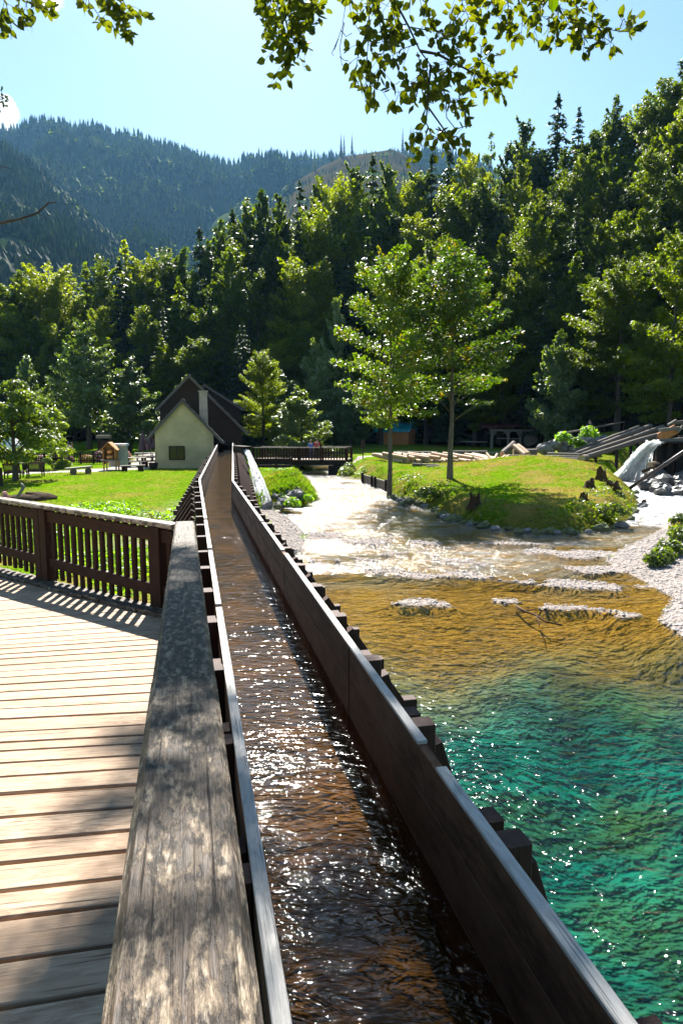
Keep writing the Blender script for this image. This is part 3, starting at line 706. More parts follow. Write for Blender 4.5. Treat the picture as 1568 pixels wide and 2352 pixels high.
# ------------------------------------------------------------------ buildings
def along(A, dv, X):
    """point on the line A + t*dv that the photo shows at column X"""
    u = (X - 784) / F; k = u * (A.y * CP - (A.z - CAMZ) * SP) - A.x; return A + dv * (k / (dv.x - u * (dv.y * CP - dv.z * SP)))
def gable(parent, A, B, depth, fwd, eave, apex_t, apex, mat, zb):
    """walls of a gabled block; A, B front corners, apex over fraction apex_t of the front"""
    C_ = lerp(A, B, apex_t); d = fwd * depth
    V = []
    for o in (Vector((0, 0, 0)), d):
        V += [Vector((A.x, A.y, zb)) + o, Vector((B.x, B.y, zb)) + o, Vector((B.x, B.y, eave[1])) + o, Vector((C_.x, C_.y, apex)) + o, Vector((A.x, A.y, eave[0])) + o]
    m = MB(); rt = (B - A).normalized(); W_ = [((v - A).dot(Vector((0, 0, 1))), (v - A).dot(rt), (v - A).dot(fwd)) for v in V]
    m.add(V, [(0, 1, 2, 3, 4), (9, 8, 7, 6, 5), (1, 6, 7, 2), (0, 4, 9, 5), (2, 7, 8, 3), (3, 8, 9, 4)], W_); return m.build('wall', mat, parent)
def roof(parent, ridge, fwd, depth, eaves, over, mat, th=.07, n=7):
    """two shingled slopes in overlapping courses, from the ridge point to each eave point (front edge)"""
    m = MB(); r = ridge - fwd * over
    for e in eaves:
        e = e - fwd * over; sl_ = (e - r); nr = sl_.normalized().cross(fwd).normalized(); nr = nr if nr.z > 0 else -nr
        k0 = 0
        nb = max(4, int(depth / 1.1))
        for i in range(n):
            a, b = r + sl_ * (i / n), r + sl_ * ((i + 1.12) / n)
            c0_, c1c = a + nr * (.03), b + nr * (.03 + th * .8)
            for j in range(nb):
                f0, f1 = fwd * ((depth + 2 * over) * j / nb), fwd * ((depth + 2 * over) * (j + 1) / nb - .004); jz = nr * RND.uniform(-.006, .012) + sl_.normalized() * RND.uniform(-.03, .03)
                V = [c0_ + f0, c1c + f0, c1c + f1, c0_ + f1]; V = [v + jz * (1 if q in (1, 2) else .3) for q, v in enumerate(V)]; V += [v - nr * (th * .7) for v in V]
                o = RND.uniform(0, 50); Wc = [(o + (v - r).dot(sl_.normalized()), (v - r).dot(fwd), j * 3.0) for v in V]
                fs = [(0, 1, 2, 3), (7, 6, 5, 4), (0, 4, 5, 1), (1, 5, 6, 2), (2, 6, 7, 3), (3, 7, 4, 0)]
                if (V[1] - V[0]).cross(V[2] - V[1]).dot(nr) < 0: fs = [f[::-1] for f in fs]
                m.add(V, fs, Wc)
    for e in eaves:        # barge boards under the front verge
        e = e - fwd * over; m.bar(r + Vector((0, 0, -.09)) + fwd * .03, e + Vector((0, 0, -.09)) + fwd * .03, .06, .2)
    m.bar(r + Vector((0, 0, .05)), r + fwd * (depth + 2 * over) + Vector((0, 0, .05)), .22, .09)
    return m.build('roof', mat, parent)
HA = rad(-11); hf, hr_ = Vector((math.sin(HA), math.cos(HA), 0)), Vector((math.cos(HA), -math.sin(HA), 0))
A = at(358.5, 1079, .57); B = along(A, hr_, 492)
house = thing('mill_house', (A.x, A.y, .5), 'pale yellow plastered mill house with one small dark window beside the flume end', 'house')
C_ = along(A, hr_, 423.6); ta = (C_ - A).dot(hr_) / (B - A).dot(hr_)
eL, eR = atd(358.5, 987, A.y).z, atd(492, 992, B.y).z; ap = atd(423.6, 919, C_.y).z
gable(house, A, B, 5.0, hf, (eL, eR), ta, ap, M['plaster'], .2)
ridge = Vector((C_.x, C_.y, ap + .04)); sL = (Vector((A.x, A.y, eL)) - ridge); sR = (Vector((B.x, B.y, eR)) - ridge)
rf = roof(house, ridge, hf, 5.4, [ridge + sL * 1.30, ridge + sR * 1.33], .32, M['shingle'])
w0, w1 = along(A - hf * .02, hr_, 390.5), along(A - hf * .02, hr_, 425); zt, zb_ = atd(390, 1025.5, w0.y).z, atd(390, 1055.5, w0.y).z
win = MB()
for (p, q) in (((w0, zt), (w1, zt)), ((w0, zb_), (w1, zb_)), ((w0, zb_), (w0, zt)), ((w1, zb_), (w1, zt))):
    win.bar(Vector((p[0].x, p[0].y, p[1])), Vector((q[0].x, q[0].y, q[1])), .08, .08)
wm = (w0 + w1) / 2; win.bar(Vector((wm.x, wm.y, zb_)), Vector((wm.x, wm.y, zt)), .04, .04)
wn_ = win.build('window', M['barn'], house)
g = MB(); g.quad(*[Vector((p.x, p.y, z)) - hf * .004 for p, z in ((w0, zb_), (w1, zb_), (w1, zt), (w0, zt))]); adopt(g.build('pane', M['glass']), wn_)
MB().bar(w0 + Vector((0, 0, zb_ - .1 - w0.z)) - hr_ * .1, w1 + Vector((0, 0, zb_ - .1 - w1.z)) + hr_ * .1, .14, .05).build('window_sill', M['plaster'], house)
# chimney
cb = along(A + hf * 2.0, hr_, 471); zc0, zc1 = atd(471, 975, cb.y).z - .4, atd(471, 900, cb.y).z
ch = MB(); ch.bar(Vector((cb.x, cb.y, zc0 - .6)), Vector((cb.x, cb.y, zc1)), .72, .72, up=hf, w1=.66, h1=.66); ch.bar(Vector((cb.x, cb.y, zc1)), Vector((cb.x, cb.y, zc1 + .09)), .82, .82, up=hf)
adopt(ch.build('chimney', M['chimney']), rf)
# dark timber barn behind
A2 = along(Vector((-17, 61.5, .6)), hr_, 372); B2 = along(A2, hr_, 556)
barn = thing('timber_barn', (A2.x, A2.y, .5), 'tall dark timber barn with steep shingle roof rising behind the yellow mill house', 'barn')
C2 = along(A2, hr_, 440); t2 = (C2 - A2).dot(hr_) / (B2 - A2).dot(hr_); ap2 = atd(440, 862, C2.y).z
sl0 = along(A2, hr_, 363); sl1 = along(A2, hr_, 570.5); r2 = Vector((C2.x, C2.y, ap2))
e0, e1 = Vector((sl0.x, sl0.y, atd(363, 941, sl0.y).z)), Vector((sl1.x, sl1.y, atd(570, 996, sl1.y).z))
def on_slope(r, e, P): t = (P - Vector((r.x, r.y, 0))).dot(hr_) / (e - r).dot(hr_); return r.z + (e.z - r.z) * t
gable(barn, A2, B2, 13, hf, (on_slope(r2, e0, A2) - .1, on_slope(r2, e1, B2) - .1), t2, ap2 - .1, M['barn'], .2)
roof(barn, r2, hf, 13.5, [e0, e1], .45, M['shingle'], n=9)
A3 = along(A2 + hf * 9, hr_, 400); B3 = along(A3, hr_, 552); C3 = along(A3, hr_, 474); r3 = Vector((C3.x, C3.y, atd(474, 884, C3.y).z)); s3 = along(A3, hr_, 562); e3 = Vector((s3.x, s3.y, atd(562, 941, s3.y).z)); s4 = along(A3, hr_, 396); e4 = Vector((s4.x, s4.y, e3.z))
gable(barn, A3, B3, 5, hf, (e4.z, on_slope(r3, e3, B3) - .1), .5, r3.z - .1, M['barn'], .2)
roof(barn, r3, hf, 5, [e4, e3], .4, M['shingle'], n=7)
MB().bar(along(A2, hr_, 380) - hf * .05 + Vector((0, 0, 4.2)), along(A2, hr_, 550) - hf * .05 + Vector((0, 0, 4.2)), .1, .16).build('tie_beam', M['fence'], barn)

# small shed under a tarpaulin
def shed_tarp():
    p = at(866, 1021, 1.45); q = at(937, 1022, 1.45); t = thing('garden_shed', p, 'small orange board shed with a green and blue tarpaulin draped over its roof', 'shed')
    u = (q - p); u.z = 0; L = u.length; u.normalize(); v = Vector((-u.y, u.x, 0)); m = MB(); zt = atd(866, 990, p.y).z
    door = L * .12
    for i in range(12):
        a = p + u * (L * (i + .5) / 12)
        if 1 <= i <= 1: continue
        m.bar(Vector((a.x, a.y, 1.2)), Vector((a.x, a.y, zt)), L / 12 - .01, .05, up=v)
    for s in (0, L):
        for j in range(8):
            a = p + u * s + v * (.15 + .36 * j); m.bar(Vector((a.x, a.y, 1.2)), Vector((a.x, a.y, zt + .3)), .34, .05, up=u)
    m.build('wall', M['shed'], t)
    MB().bar(p - u * .2 + Vector((0, 0, zt - p.z + .02)), q + u * .25 + Vector((0, 0, zt - p.z + .02)), .16, .06).build('eave_board', M['greywood'], t)
    x0, x1 = -.85, L + .35; zr = atd(890, 968, p.y).z; n = 22; rows = []
    for i in range(n + 1):
        s = x0 + (x1 - x0) * i / n; r = []
        for (vv, zz) in ((-.45, zt - .12), (.1, zt + .45), (.75, zt + (zr - zt) * .72), (1.5, zr), (2.3, zt + .7), (3.2, zt - .3)):
            w = fbm(np.array([s * 2.3 + 9]), np.array([vv * 1.6]), 5)[0] - .5
            a = p + u * s + v * (vv + w * .25); r.append(Vector((a.x, a.y, zz + w * .42 - (.75 if i == 0 else .3 if i == 1 else 0) * (vv < 1.4))))
        rows.append(r)
    V = [x for r in rows for x in r]; k = 6; fs = [(i * k + j, (i + 1) * k + j, (i + 1) * k + j + 1, i * k + j + 1) for i in range(n) for j in range(k - 1)]
    m = MB(); m.add(V, fs, None, True); o = m.build('tarpaulin', M['tarp'], t); sd = o.modifiers.new('thickness', 'SOLIDIFY'); sd.thickness = .02
shed_tarp()
def red_shelter():
    p = at(1128, 1028, 1.4); q = at(1193, 1028, 1.4); y = p.y; t = thing('saw_shelter', p, 'open fronted log shelter with a sagging red roof at the forest edge', 'shelter')
    u = (q - p).normalized(); v = Vector((-u.y, u.x, 0)); L = (q - p).length; zt = atd(1128, 988, y).z
    for s in (0, L * .58, L):
        a = p + u * s; MB().bar(Vector((a.x, a.y, 1)), Vector((a.x, a.y, zt)), .28, .24, up=v).build('post', M['greywood'], t)
        b = a + u * (.55 if s == 0 else -.55); MB().bar(Vector((b.x, b.y, zt)), Vector((a.x, a.y, zt - .8)), .16, .18, up=v).build('brace', M['greywood'], t)
    m = MB()
    for i in range(6):
        a = q + u * (.2 + .33 * i); m.bar(Vector((a.x, a.y, 1)), Vector((a.x, a.y, zt - .02 * i)), .31, .06, up=v)
    m.build('wall', M['barn'], t)
    for s in (0, L + 2):
        m2 = MB(); a = p + u * s + v * 3.6; m2.bar(Vector((a.x, a.y, 1)), Vector((a.x, a.y, zt)), .25, .25); m2.build('post', M['barn'], t)
    c = q + u * 1.25 - v * .08; m = MB(); m.tube([Vector((c.x, c.y, zt - 1.15)), Vector((c.x, c.y, zt - 1.15)) - v * .12], .85, 20); m.build('cable_drum', M['greywood'], t)
    m = MB(); m.bar(p + u * .6 + Vector((0, 0, 1.1)), q + Vector((0, 0, 1.05)), .12, .12); m.build('handrail', M['greywood'], t)
    MB().bar(p - u * .3 + Vector((0, 0, zt - p.z)), q + u * 2.2 + Vector((0, 0, zt - p.z - .05)), .22, .26).build('lintel', M['greywood'], t)
    m = MB()
    for i in range(16):
        f0 = i / 16; a = p + u * (-1.0 + (L + 3.6) * f0); sag = .12 * math.sin(f0 * 3.1) - .55 * max(0, f0 - .55)
        V0 = Vector((a.x, a.y, zt + .30 + sag)) - v * .6; m.bar(V0, V0 + v * 4.8 + Vector((0, 0, .35)), (L + 3.6) / 16 + .03, .06)
    m.build('roof', M['redroof'], t)
red_shelter()

# footbridge over the river and the low rail fence before it
def footbridge():
    p, q = atd(581, 1053, 60), atd(796, 1054, 58.5); t = thing('footbridge', (p + q) / 2, 'dark timber footbridge with lattice railings crossing the river', 'footbridge')
    u = (q - p); u.z = 0; L = u.length; u.normalize(); v = Vector((-u.y, u.x, 0)); zd = p.z; zr = atd(690, 1029, 59.3).z
    def rail(off, part, n):
        o = v * off
        MB().bar(p + o + Vector((0, 0, zr - zd)), q + o + Vector((0, 0, zr - zd)), .16, .07).build('top_rail', M['fencecap'], t)
        for h in (.12, .47): MB().bar(p + o + Vector((0, 0, h)), q + o + Vector((0, 0, h)), .05, .09).build('cross_rail', M['fence'], t)
        for i in range(n): a = p + o + u * (L * (i + .5) / n); MB().bar(a + Vector((0, 0, -.12)), a + Vector((0, 0, zr - zd - .03)), .10, .04, up=v).build(part, M['fence'], t)
        for i in range(5): a = p + o + u * (L * i / 4); MB().bar(a + Vector((0, 0, -.5)), a + Vector((0, 0, zr - zd + .04)), .16, .16, up=v).build('post', M['fence'], t)
    rail(0, 'baluster', 34); rail(2.6, 'baluster', 34)
    MB().bar((p + v * 1.3) + Vector((0, 0, -.1)), (q + v * 1.3) + Vector((0, 0, -.1)), 2.7, .09).build('deck', M['deck'], t)
    for o in (.15, 2.45): MB().bar(p + v * o + Vector((0, 0, -.36)), q + v * o + Vector((0, 0, -.36)), .26, .38).build('girder', M['black'], t)
    for X in (768, 600):
        a = along(p, u, X); m = MB(); m.bar(a + v * .2 + Vector((0, 0, -.55)), a + v * .2 + Vector((0, 0, -zd - .3)), 1.1, .4, up=v); m.bar(a + v * 2.3 + Vector((0, 0, -.55)), a + v * 2.3 + Vector((0, 0, -zd - .3)), 1.1, .4, up=v); m.build('pier', M['black'], t)
    a = along(p, u, 692) + Vector((0, 0, zr - zd + .0)); c = along(p, u, 703); a2 = along(p, u, 737) - v * .1; MB().bar(a2 + Vector((0, 0, -.3)), a2 + Vector((0, 0, 1.35)), .13, .13).build('lamp_post', M['fence'], t)
    return p, q, u, v, zd
bp, bq, bu, bv, bz = footbridge()
rf_ = thing('rail_fence', atd(634, 1095, 54), 'low three rail timber fence in front of the footbridge', 'fence')
for (Y, x1) in ((1056, 672), (1071, 672), (1084.5, 670)):
    MB().bar(atd(566, Y, 54), atd(x1, Y, 53.6), .1, .22).build('cross_rail', M['fence'], rf_)
for X, Y1 in ((634, 1100), (668, 1090), (574, 1098)): MB().bar(atd(X, 1050, 53.9), atd(X, Y1, 53.9), .16, .16).build('post', M['fence'], rf_)

# ------------------------------------------------------------------ people
def skin_mesh(name, pts, edges, radii, mat, parent, sub=2):
    me = bpy.data.meshes.new(name); me.from_pydata([tuple(p) for p in pts], edges, []); me.materials.append(mat)
    o = bpy.data.objects.new(name, me); COL.objects.link(o); mo = o.modifiers.new('skin', 'SKIN'); mo.use_smooth_shade = True
    sv = me.skin_vertices[0].data
    for i, r in enumerate(radii): sv[i].radius = (r, r) if not isinstance(r, tuple) else r
    sv[0].use_root = True
    if sub: sb = o.modifiers.new('subdivision', 'SUBSURF'); sb.levels = sub; sb.render_levels = sub
    return adopt(o, parent)
def person(loc, az, H, shirt, trousers, hair, label, pose='lean', hat=None, group=None):
    k = H / 1.75; c, s = math.cos(az), math.sin(az); loc = Vector(loc)
    t = thing('person', loc, label, 'person', group)
    def w(x, y, z): return loc + Vector((c * x - s * y, s * x + c * y, z)) * k     # +y is where the person faces
    la = 0.16 if pose == 'lean' else 0.0
    J = dict(pel=(0, 0, .95), wa=(0, la * .25, 1.10), che=(0, la * .8, 1.30), nk=(0, la * 1.1, 1.47), hd=(0, la * 1.3, 1.56), tp=(0, la * 1.4, 1.66))
    for sd, n in ((-1, 'l'), (1, 'r')):
        J['hip' + n] = (.09 * sd, 0, .90); J['kn' + n] = (.10 * sd, .03, .50); J['an' + n] = (.10 * sd, 0, .09); J['to' + n] = (.12 * sd, .15, .04)
        J['sh' + n] = (.19 * sd, la * .9, 1.40)
        if pose == 'lean': J['el' + n] = (.27 * sd, la + .06, 1.14); J['ha' + n] = (.17 * sd, la + .30, 1.06); J['fi' + n] = (.14 * sd, la + .38, 1.06)
        else: J['el' + n] = (.25 * sd, .0, 1.12); J['ha' + n] = (.25 * sd, .10, .90); J['fi' + n] = (.25 * sd, .13, .80)
    R = dict(pel=.12, wa=.10, che=.13, nk=.05, hd=.085, tp=.075)
    for n in 'lr': R.update({'hip' + n: .085, 'kn' + n: .055, 'an' + n: .04, 'to' + n: .035, 'sh' + n: .055, 'el' + n: .042, 'ha' + n: .032, 'fi' + n: .028})
    E = [('pel', 'wa'), ('wa', 'che'), ('che', 'nk'), ('nk', 'hd'), ('hd', 'tp')] + [e for n in 'lr' for e in (('pel', 'hip' + n), ('hip' + n, 'kn' + n), ('kn' + n, 'an' + n), ('an' + n, 'to' + n), ('che', 'sh' + n), ('sh' + n, 'el' + n), ('el' + n, 'ha' + n), ('ha' + n, 'fi' + n))]
    def part(name, keys, mul, mat, extra=0):
        idx = {q: i for i, q in enumerate(keys)}
        skin_mesh(name, [w(*J[q]) for q in keys], [(idx[a], idx[b]) for a, b in E if a in idx and b in idx], [(R[q] * mul + extra) * k for q in keys], mat, t)
    part('body', list(J), 1.0, M['skin'])
    part('shirt', ['pel', 'wa', 'che', 'shl', 'ell', 'shr', 'elr'], 1.12, M['cl_' + shirt], .006)
    part('trousers', ['pel', 'hipl', 'knl', 'anl', 'hipr', 'knr', 'anr'], 1.1, M['cl_' + trousers], .008)
    hd = w(*J['tp']); m = MB(); m.blob(hd + Vector((0, 0, .02 * k)) - Vector((-s, c, 0)) * .02 * k, .108 * k, 3, (.9, 1, .82), .06, 12, 8, True); m.build('hair' if not hat else 'cap', M[hat or 'hair'], t)
    m = MB(); f = w(0, J['hd'][1] + .10, J['hd'][2] + .03); m.blob(f, .02 * k, 1, (1, 1, 1.4), .05, 6, 5, True); m.build('nose', M['skin'], t)
    return t
for X, az, H, sh, tr, lb in ((701, .15, 1.62, 'blue', 'jeans', 'person in a blue top leaning on the footbridge railing'), (714, -.1, 1.74, 'red', 'dark', 'person in a red top leaning on the footbridge railing beside one in blue')):
    q = along(bp, bu, X) + bv * 2.2; person((q.x, q.y, bz - .05), az, H, sh, tr, None, lb)
q = atd(158, 1050, 67); person((q.x, q.y, tz(q.x, q.y)), 1.2, 1.7, 'shirtw', 'navy', None, 'person with a dark cap and white top standing among the garden flowers', 'stand', 'cl_navy')
q = atd(167, 1050, 68); person((q.x, q.y, tz(q.x, q.y)), -1.0, 1.62, 'red', 'dark', None, 'person in a red top standing among the garden flowers', 'stand')
q = atd(1352, 1004, 65); person((q.x, q.y, q.z), 3.0, 1.72, 'navy', 'red', None, 'person in a navy top walking behind the sloping handrail', 'stand')

# ------------------------------------------------------------------ trees
class Leaves:
    def __init__(s, seed): s.r = np.random.default_rng(seed); s.V = []; s.n = 0
    def quads(s, P, N, size, ratio=.62):
        """kite shaped leaf faces at P, facing N"""
        r = s.r; k = len(P); N = N / (np.linalg.norm(N, axis=1, keepdims=True) + 1e-9)
        T = r.normal(size=(k, 3)); T -= (T * N).sum(1, keepdims=True) * N; T /= np.linalg.norm(T, axis=1, keepdims=True) + 1e-9
        B = np.cross(N, T); sz = (size * r.uniform(.65, 1.35, k))[:, None]
        bend = N * sz * .18
        s.V.append(np.stack([P - T * sz, P + B * sz * ratio - bend + T * sz * .15, P + T * sz * 1.1, P - B * sz * ratio - bend + T * sz * .15], 1))
    def mesh(s, name, mat):
        V = np.concatenate(s.V).reshape(-1, 3); Q = np.arange(len(V)).reshape(-1, 4)
        return np_mesh(name, V, Q, mat)
def crown_broad(seed, H, R, base, nblob, nleaf, size, mat, prof=(.75, .55), tight=.6, br=.24, pointy=1.0):
    """rounded, lobed crown from leaf clumps; returns crown mesh and the blob centres"""
    L = Leaves(seed); r = L.r; cs = []
    for i in range(nblob):
        t = r.uniform(0, 1) ** .85; rad_ = R * (np.sin(np.pi * min(.999, t ** prof[0] * .93 + .07)) ** prof[1]) * (1 - .25 * t * pointy)
        a = r.uniform(0, 2 * np.pi); q = rad_ * np.sqrt(r.uniform(.12, 1.0)) * .88
        cs.append((np.cos(a) * q, np.sin(a) * q, base + t * (H - base) * .96, R * br * r.uniform(.6, 1.35) * (1 - .45 * t)))
    cs.append((0, 0, H - R * br * .5, R * br * .55))
    cs = np.array(cs); wts = cs[:, 3] ** 2; idx = r.choice(len(cs), nleaf, p=wts / wts.sum())
    D = r.normal(size=(nleaf, 3)); D[:, 2] = D[:, 2] * .8 + .25; D /= np.linalg.norm(D, axis=1, keepdims=True)
    rr = cs[idx, 3] * (tight + (1.08 - tight) * r.uniform(0, 1, nleaf) ** .5)
    P = cs[idx, :3] + D * rr[:, None] * np.array([1.1, 1.1, .8])
    N = D * .7 + r.normal(size=(nleaf, 3)) * .55 + np.array([0, 0, .45])
    L.quads(P, N, size); return L.mesh('crown', mat), cs
def crown_branchy(seed, H, R, base, nbr, nleaf, size, mat, prof=(.75, .6), lift=(5, 62), top=.86):
    """crown of upswept leafy branches: sprays of leaves thinning towards spiky tips, with gaps between them"""
    L = Leaves(seed); r = L.r; P, N, ends = [], [], []
    br = []
    for i in range(nbr):
        t = r.uniform(0, 1) ** .9; pr_ = np.sin(np.pi * min(.98, t ** prof[0] * top + .14)) ** prof[1] * (1 - .18 * t); ln = max(R * pr_ * r.uniform(.62, 1.2), .12 * R); br.append((t, ln))
    br += [(1.0, R * .42), (.96, R * .4), (.93, R * .4)]
    wt = np.array([b[1] ** 1.6 for b in br]); ns = np.maximum(10, (nleaf * wt / wt.sum())).astype(int)
    for (t, ln), n in zip(br, ns):
        a = r.uniform(0, 6.283); el = rad(lift[0] + (lift[1] - lift[0]) * t ** 1.2 + r.uniform(-12, 12)); el = min(el, rad(86)); d = np.array([np.cos(a), np.sin(a), 0]); sd = np.array([-d[1], d[0], 0])
        z0 = base + (H - base) * t * .97 - ln * np.sin(el) * (.9 if t > .8 else .35); u = r.beta(2.0, 1.25, n); q = ln * u; w = .23 * ln * (1.12 - u) ** .8 * (.35 + u)
        p = d * (q * np.cos(el))[:, None] + sd * (r.normal(size=n) * w)[:, None]; p[:, 2] += z0 + q * np.sin(el) + .10 * ln * u ** 2 + r.normal(size=n) * w * .42 - .05 * ln
        P.append(p); N.append(d * .45 + np.array([0, 0, .65]) + r.normal(size=(n, 3)) * .6); e = d * (ln * .75 * np.cos(el)); ends.append((e[0], e[1], z0 + ln * .75 * np.sin(el), .3))
    L.quads(np.concatenate(P), np.concatenate(N), size); return L.mesh('crown', mat), np.array(ends)
def crown_spruce(seed, H, R, base, mat, whorls=26, size=.34):
    L = Leaves(seed); r = L.r; P, N = [], []
    for i in range(whorls):
        t = (i + r.uniform(-.3, .3)) / whorls; z0 = base + (H - base) * t; rw = R * (1 - t) ** .72 * .8 * r.uniform(.8, 1.1) + .12
        nb = max(4, int(9 * (1 - t) + 4)); a0 = r.uniform(0, 6.3)
        for b in range(nb):
            a = a0 + 2 * np.pi * b / nb + r.uniform(-.25, .25); ln = rw * r.uniform(.7, 1.12); d = np.array([np.cos(a), np.sin(a), 0])
            n = max(4, int(ln / size * 3.2)); u = r.uniform(.12, 1, n); drop = -.30 * ln * u ** 1.3 + .10 * ln * u ** 4
            side = np.array([-d[1], d[0], 0]); p = d * (u * ln)[:, None] + side * (r.normal(size=n) * .22 * ln * (1.1 - u))[:, None]
            p[:, 2] += z0 + drop - np.abs(r.normal(size=n)) * .12; P.append(p); N.append(d * .35 + np.array([0, 0, .9]) + r.normal(size=(n, 3)) * .35)
    k = 14; P.append(np.stack([r.normal(size=k) * .06, r.normal(size=k) * .06, H - r.uniform(0, 1, k) * .06 * H], 1)); N.append(r.normal(size=(k, 3)))
    L.quads(np.concatenate(P), np.concatenate(N), size, .42); return L.mesh('crown', mat), None
def trunk_mesh(H, r0, mat, limbs=None, lean=0.0, n=9, seed=0):
    q = random.Random(seed); m = MB(); pts = [Vector((0, 0, -.6))]
    for i in range(n): t = i / (n - 1); pts.append(Vector((lean * t * t * H * .1 + q.uniform(-.03, .03) * H * .06, q.uniform(-.03, .03) * H * .06, t * H)))
    m.tube(pts, [r0 * 1.35] + [r0 * (1 - .9 * i / (n - 1)) * (1.22 if i == 0 else 1) for i in range(n)], 9, jit=.08)
    if limbs is not None:
        for c in limbs:
            z = max(.25 * H, c[2] - .55 * math.hypot(c[0], c[1]) - .3); tt = z / H; a = Vector((lean * tt * tt * H * .1, 0, z)); b = Vector(c[:3])
            m.tube([a, a.lerp(b, .5) + Vector((0, 0, .06 * (b - a).length)), b], [r0 * .34 * (1 - tt * .7), r0 * .2, r0 * .06], 5)
    return m.mesh('trunk', mat)
VAR = {}
def var(kind, crown, trunk): VAR.setdefault(kind, []).append((crown[0], trunk))
for i in range(5):
    c = crown_branchy(100 + i, 20, 5.4 - .2 * i, 2.2, 85, 24000, .15, M['leaf_beech'], (.62 + .08 * i, .6), (0, 54), (.64, .76, .68, .82, .62)[i]); var('beech', c, trunk_mesh(18, .30, M['bark'], c[1][:18], seed=i))
for i in range(4):
    c = crown_branchy(130 + i, 20, 5.0, 1.8, 85, 22000, .152, M['leaf_dark'], (.55 + .07 * i, .65), (8, 70), (.86, .8, .86, .84)[i]); var('darkbeech', c, trunk_mesh(18, .30, M['bark'], c[1][:14], seed=40 + i))
for i in range(4):
    c = crown_spruce(150 + i, 22, 5.0 - .3 * i, 1.5, M['leaf_spruce'], 28, .33); var('spruce', c, trunk_mesh(21, .26, M['bark'], seed=60 + i))
for i in range(2):
    c = crown_spruce(160 + i, 20, 4.6, 1.2, M['leaf_beech'], 24, .36); var('lightspruce', c, trunk_mesh(19, .26, M['bark'], seed=70 + i))
for i in range(3):
    c = crown_branchy(170 + i, 10, 3.4, .1, 75, 9500, .16, M['leaf_light'], (.6, .5), (15, 60)); var('pale', c, trunk_mesh(8.5, .17, M['bark'], c[1][:16], seed=80 + i))
for i in range(2):
    c = crown_branchy(180 + i, 15, 3.3, 4.4, 100, 12500, .095, M['leaf_maple'], (.75, .5), (-12, 62), .74); var('maple', c, trunk_mesh(14.3, .135, M['birch'], c[1][::3], seed=90 + i))
c = crown_branchy(190, 16, 4.8, 2.0, 95, 13000, .18, M['leaf_light'], (.6, .6), (0, 60)); var('willow', c, trunk_mesh(14, .3, M['bark'], c[1][:24], lean=.6, seed=99))
c = crown_broad(195, 5.5, 2.4, 1.3, 50, 7000, .105, M['leaf_fruit'], (.75, .4), .35, .27); var('fruit', c, trunk_mesh(4.3, .16, M['bark'], c[1][::2], seed=98))
c = crown_broad(197, 5, 1.25, .2, 40, 3600, .12, M['leaf_fruit'], (.8, .35), .4, .32); var('column', c, trunk_mesh(4.5, .07, M['bark'], c[1][:12], seed=97))
c = crown_broad(198, 18, 3.0, 7, 26, 900, .26, M['leaf_light'], (.8, .5), .4, .25); var('thin', c, trunk_mesh(17, .16, M['birch'], c[1], seed=96))
NAMES = dict(beech='beech_tree', darkbeech='dark_beech_tree', spruce='spruce_tree', lightspruce='larch_tree', pale='pale_leaved_tree', maple='maple_tree', willow='willow_tree', fruit='fruit_tree', column='columnar_shrub', thin='birch_tree')
TREES = []
def tree(kind, X, Ytop, y, rpx=None, label=None, group=None, sink=0.0, vi=None, zb=None, cat='tree'):
    d = camdir(X, Ytop); x = d.x / d.y * y; z0 = tz(x, y) - sink if zb is None else zb
    zt = atd(X, Ytop, y).z; H = zt - z0; vs_ = VAR[kind]; i = RND.randrange(len(vs_)) if vi is None else vi; cr, tr = vs_[i]
    h0 = max(v.co.z for v in cr.vertices) if not hasattr(tree, 'hh') or (kind, i) not in tree.hh else tree.hh[(kind, i)]
    if not hasattr(tree, 'hh'): tree.hh = {}; tree.rr = {}
    if (kind, i) not in tree.hh:
        co = np.empty(len(cr.vertices) * 3, np.float32); cr.vertices.foreach_get('co', co); co = co.reshape(-1, 3)
        tree.hh[(kind, i)] = float(co[:, 2].max()); tree.rr[(kind, i)] = float(np.percentile(np.hypot(co[:, 0], co[:, 1]), 97))
    h0 = tree.hh[(kind, i)]; sz = H / h0; sr = sz if rpx is None else (rpx * y / F) / tree.rr[(kind, i)]
    if rpx is None: sr = min(max(sz, .9), 1.6) * RND.uniform(.95, 1.2)
    t = bpy.data.objects.new(NAMES[kind], None); COL.objects.link(t); t.location = (x, y, z0); t.scale = (sr, sr, sz); t.rotation_euler = (0, 0, RND.uniform(0, 6.28))
    for nm, me in (('crown', cr), ('trunk', tr)):
        o = bpy.data.objects.new(nm, me); COL.objects.link(o); o.parent = t
    tag(t, label, cat, group); TREES.append((t, kind, X, Ytop, y)); return t
# trees one can point at
tree('maple', 900, 556, 40.3, 124, 'slender tree with yellowing leaves growing beside the plank retaining wall', zb=tz(3.2, 40.6) - .1, vi=0)
tree('maple', 1045, 540, 41.2, 138, 'slender tree with yellowing leaves on the grassy island bank in front of the logs', vi=1)
tree('willow', 192, 730, 84, 92, 'broad grey green willow standing alone behind the picket fence')
tree('pale', 292, 812, 83, 78, 'pale shrubby tree between the willow and the mill house')
tree('pale', 62, 815, 88, 62, 'pale bushy tree behind the white garden tent')
tree('fruit', 22, 868, 42, 92, 'small fruit tree with airy yellow green crown by the lawn chairs')
tree('column', 122, 932, 54, 36, 'upright columnar shrub beside the fruit tree', cat='shrub')
tree('lightspruce', 372, 775, 96, 62, 'conical light green tree behind the mill house roof'); tree('beech', 452, 770, 97, 66, 'leafy tree rising over the ridge of the timber barn'); tree('pale', 424, 858, 80, 48, 'yellow green tree poking out above the barn gable', vi=1)
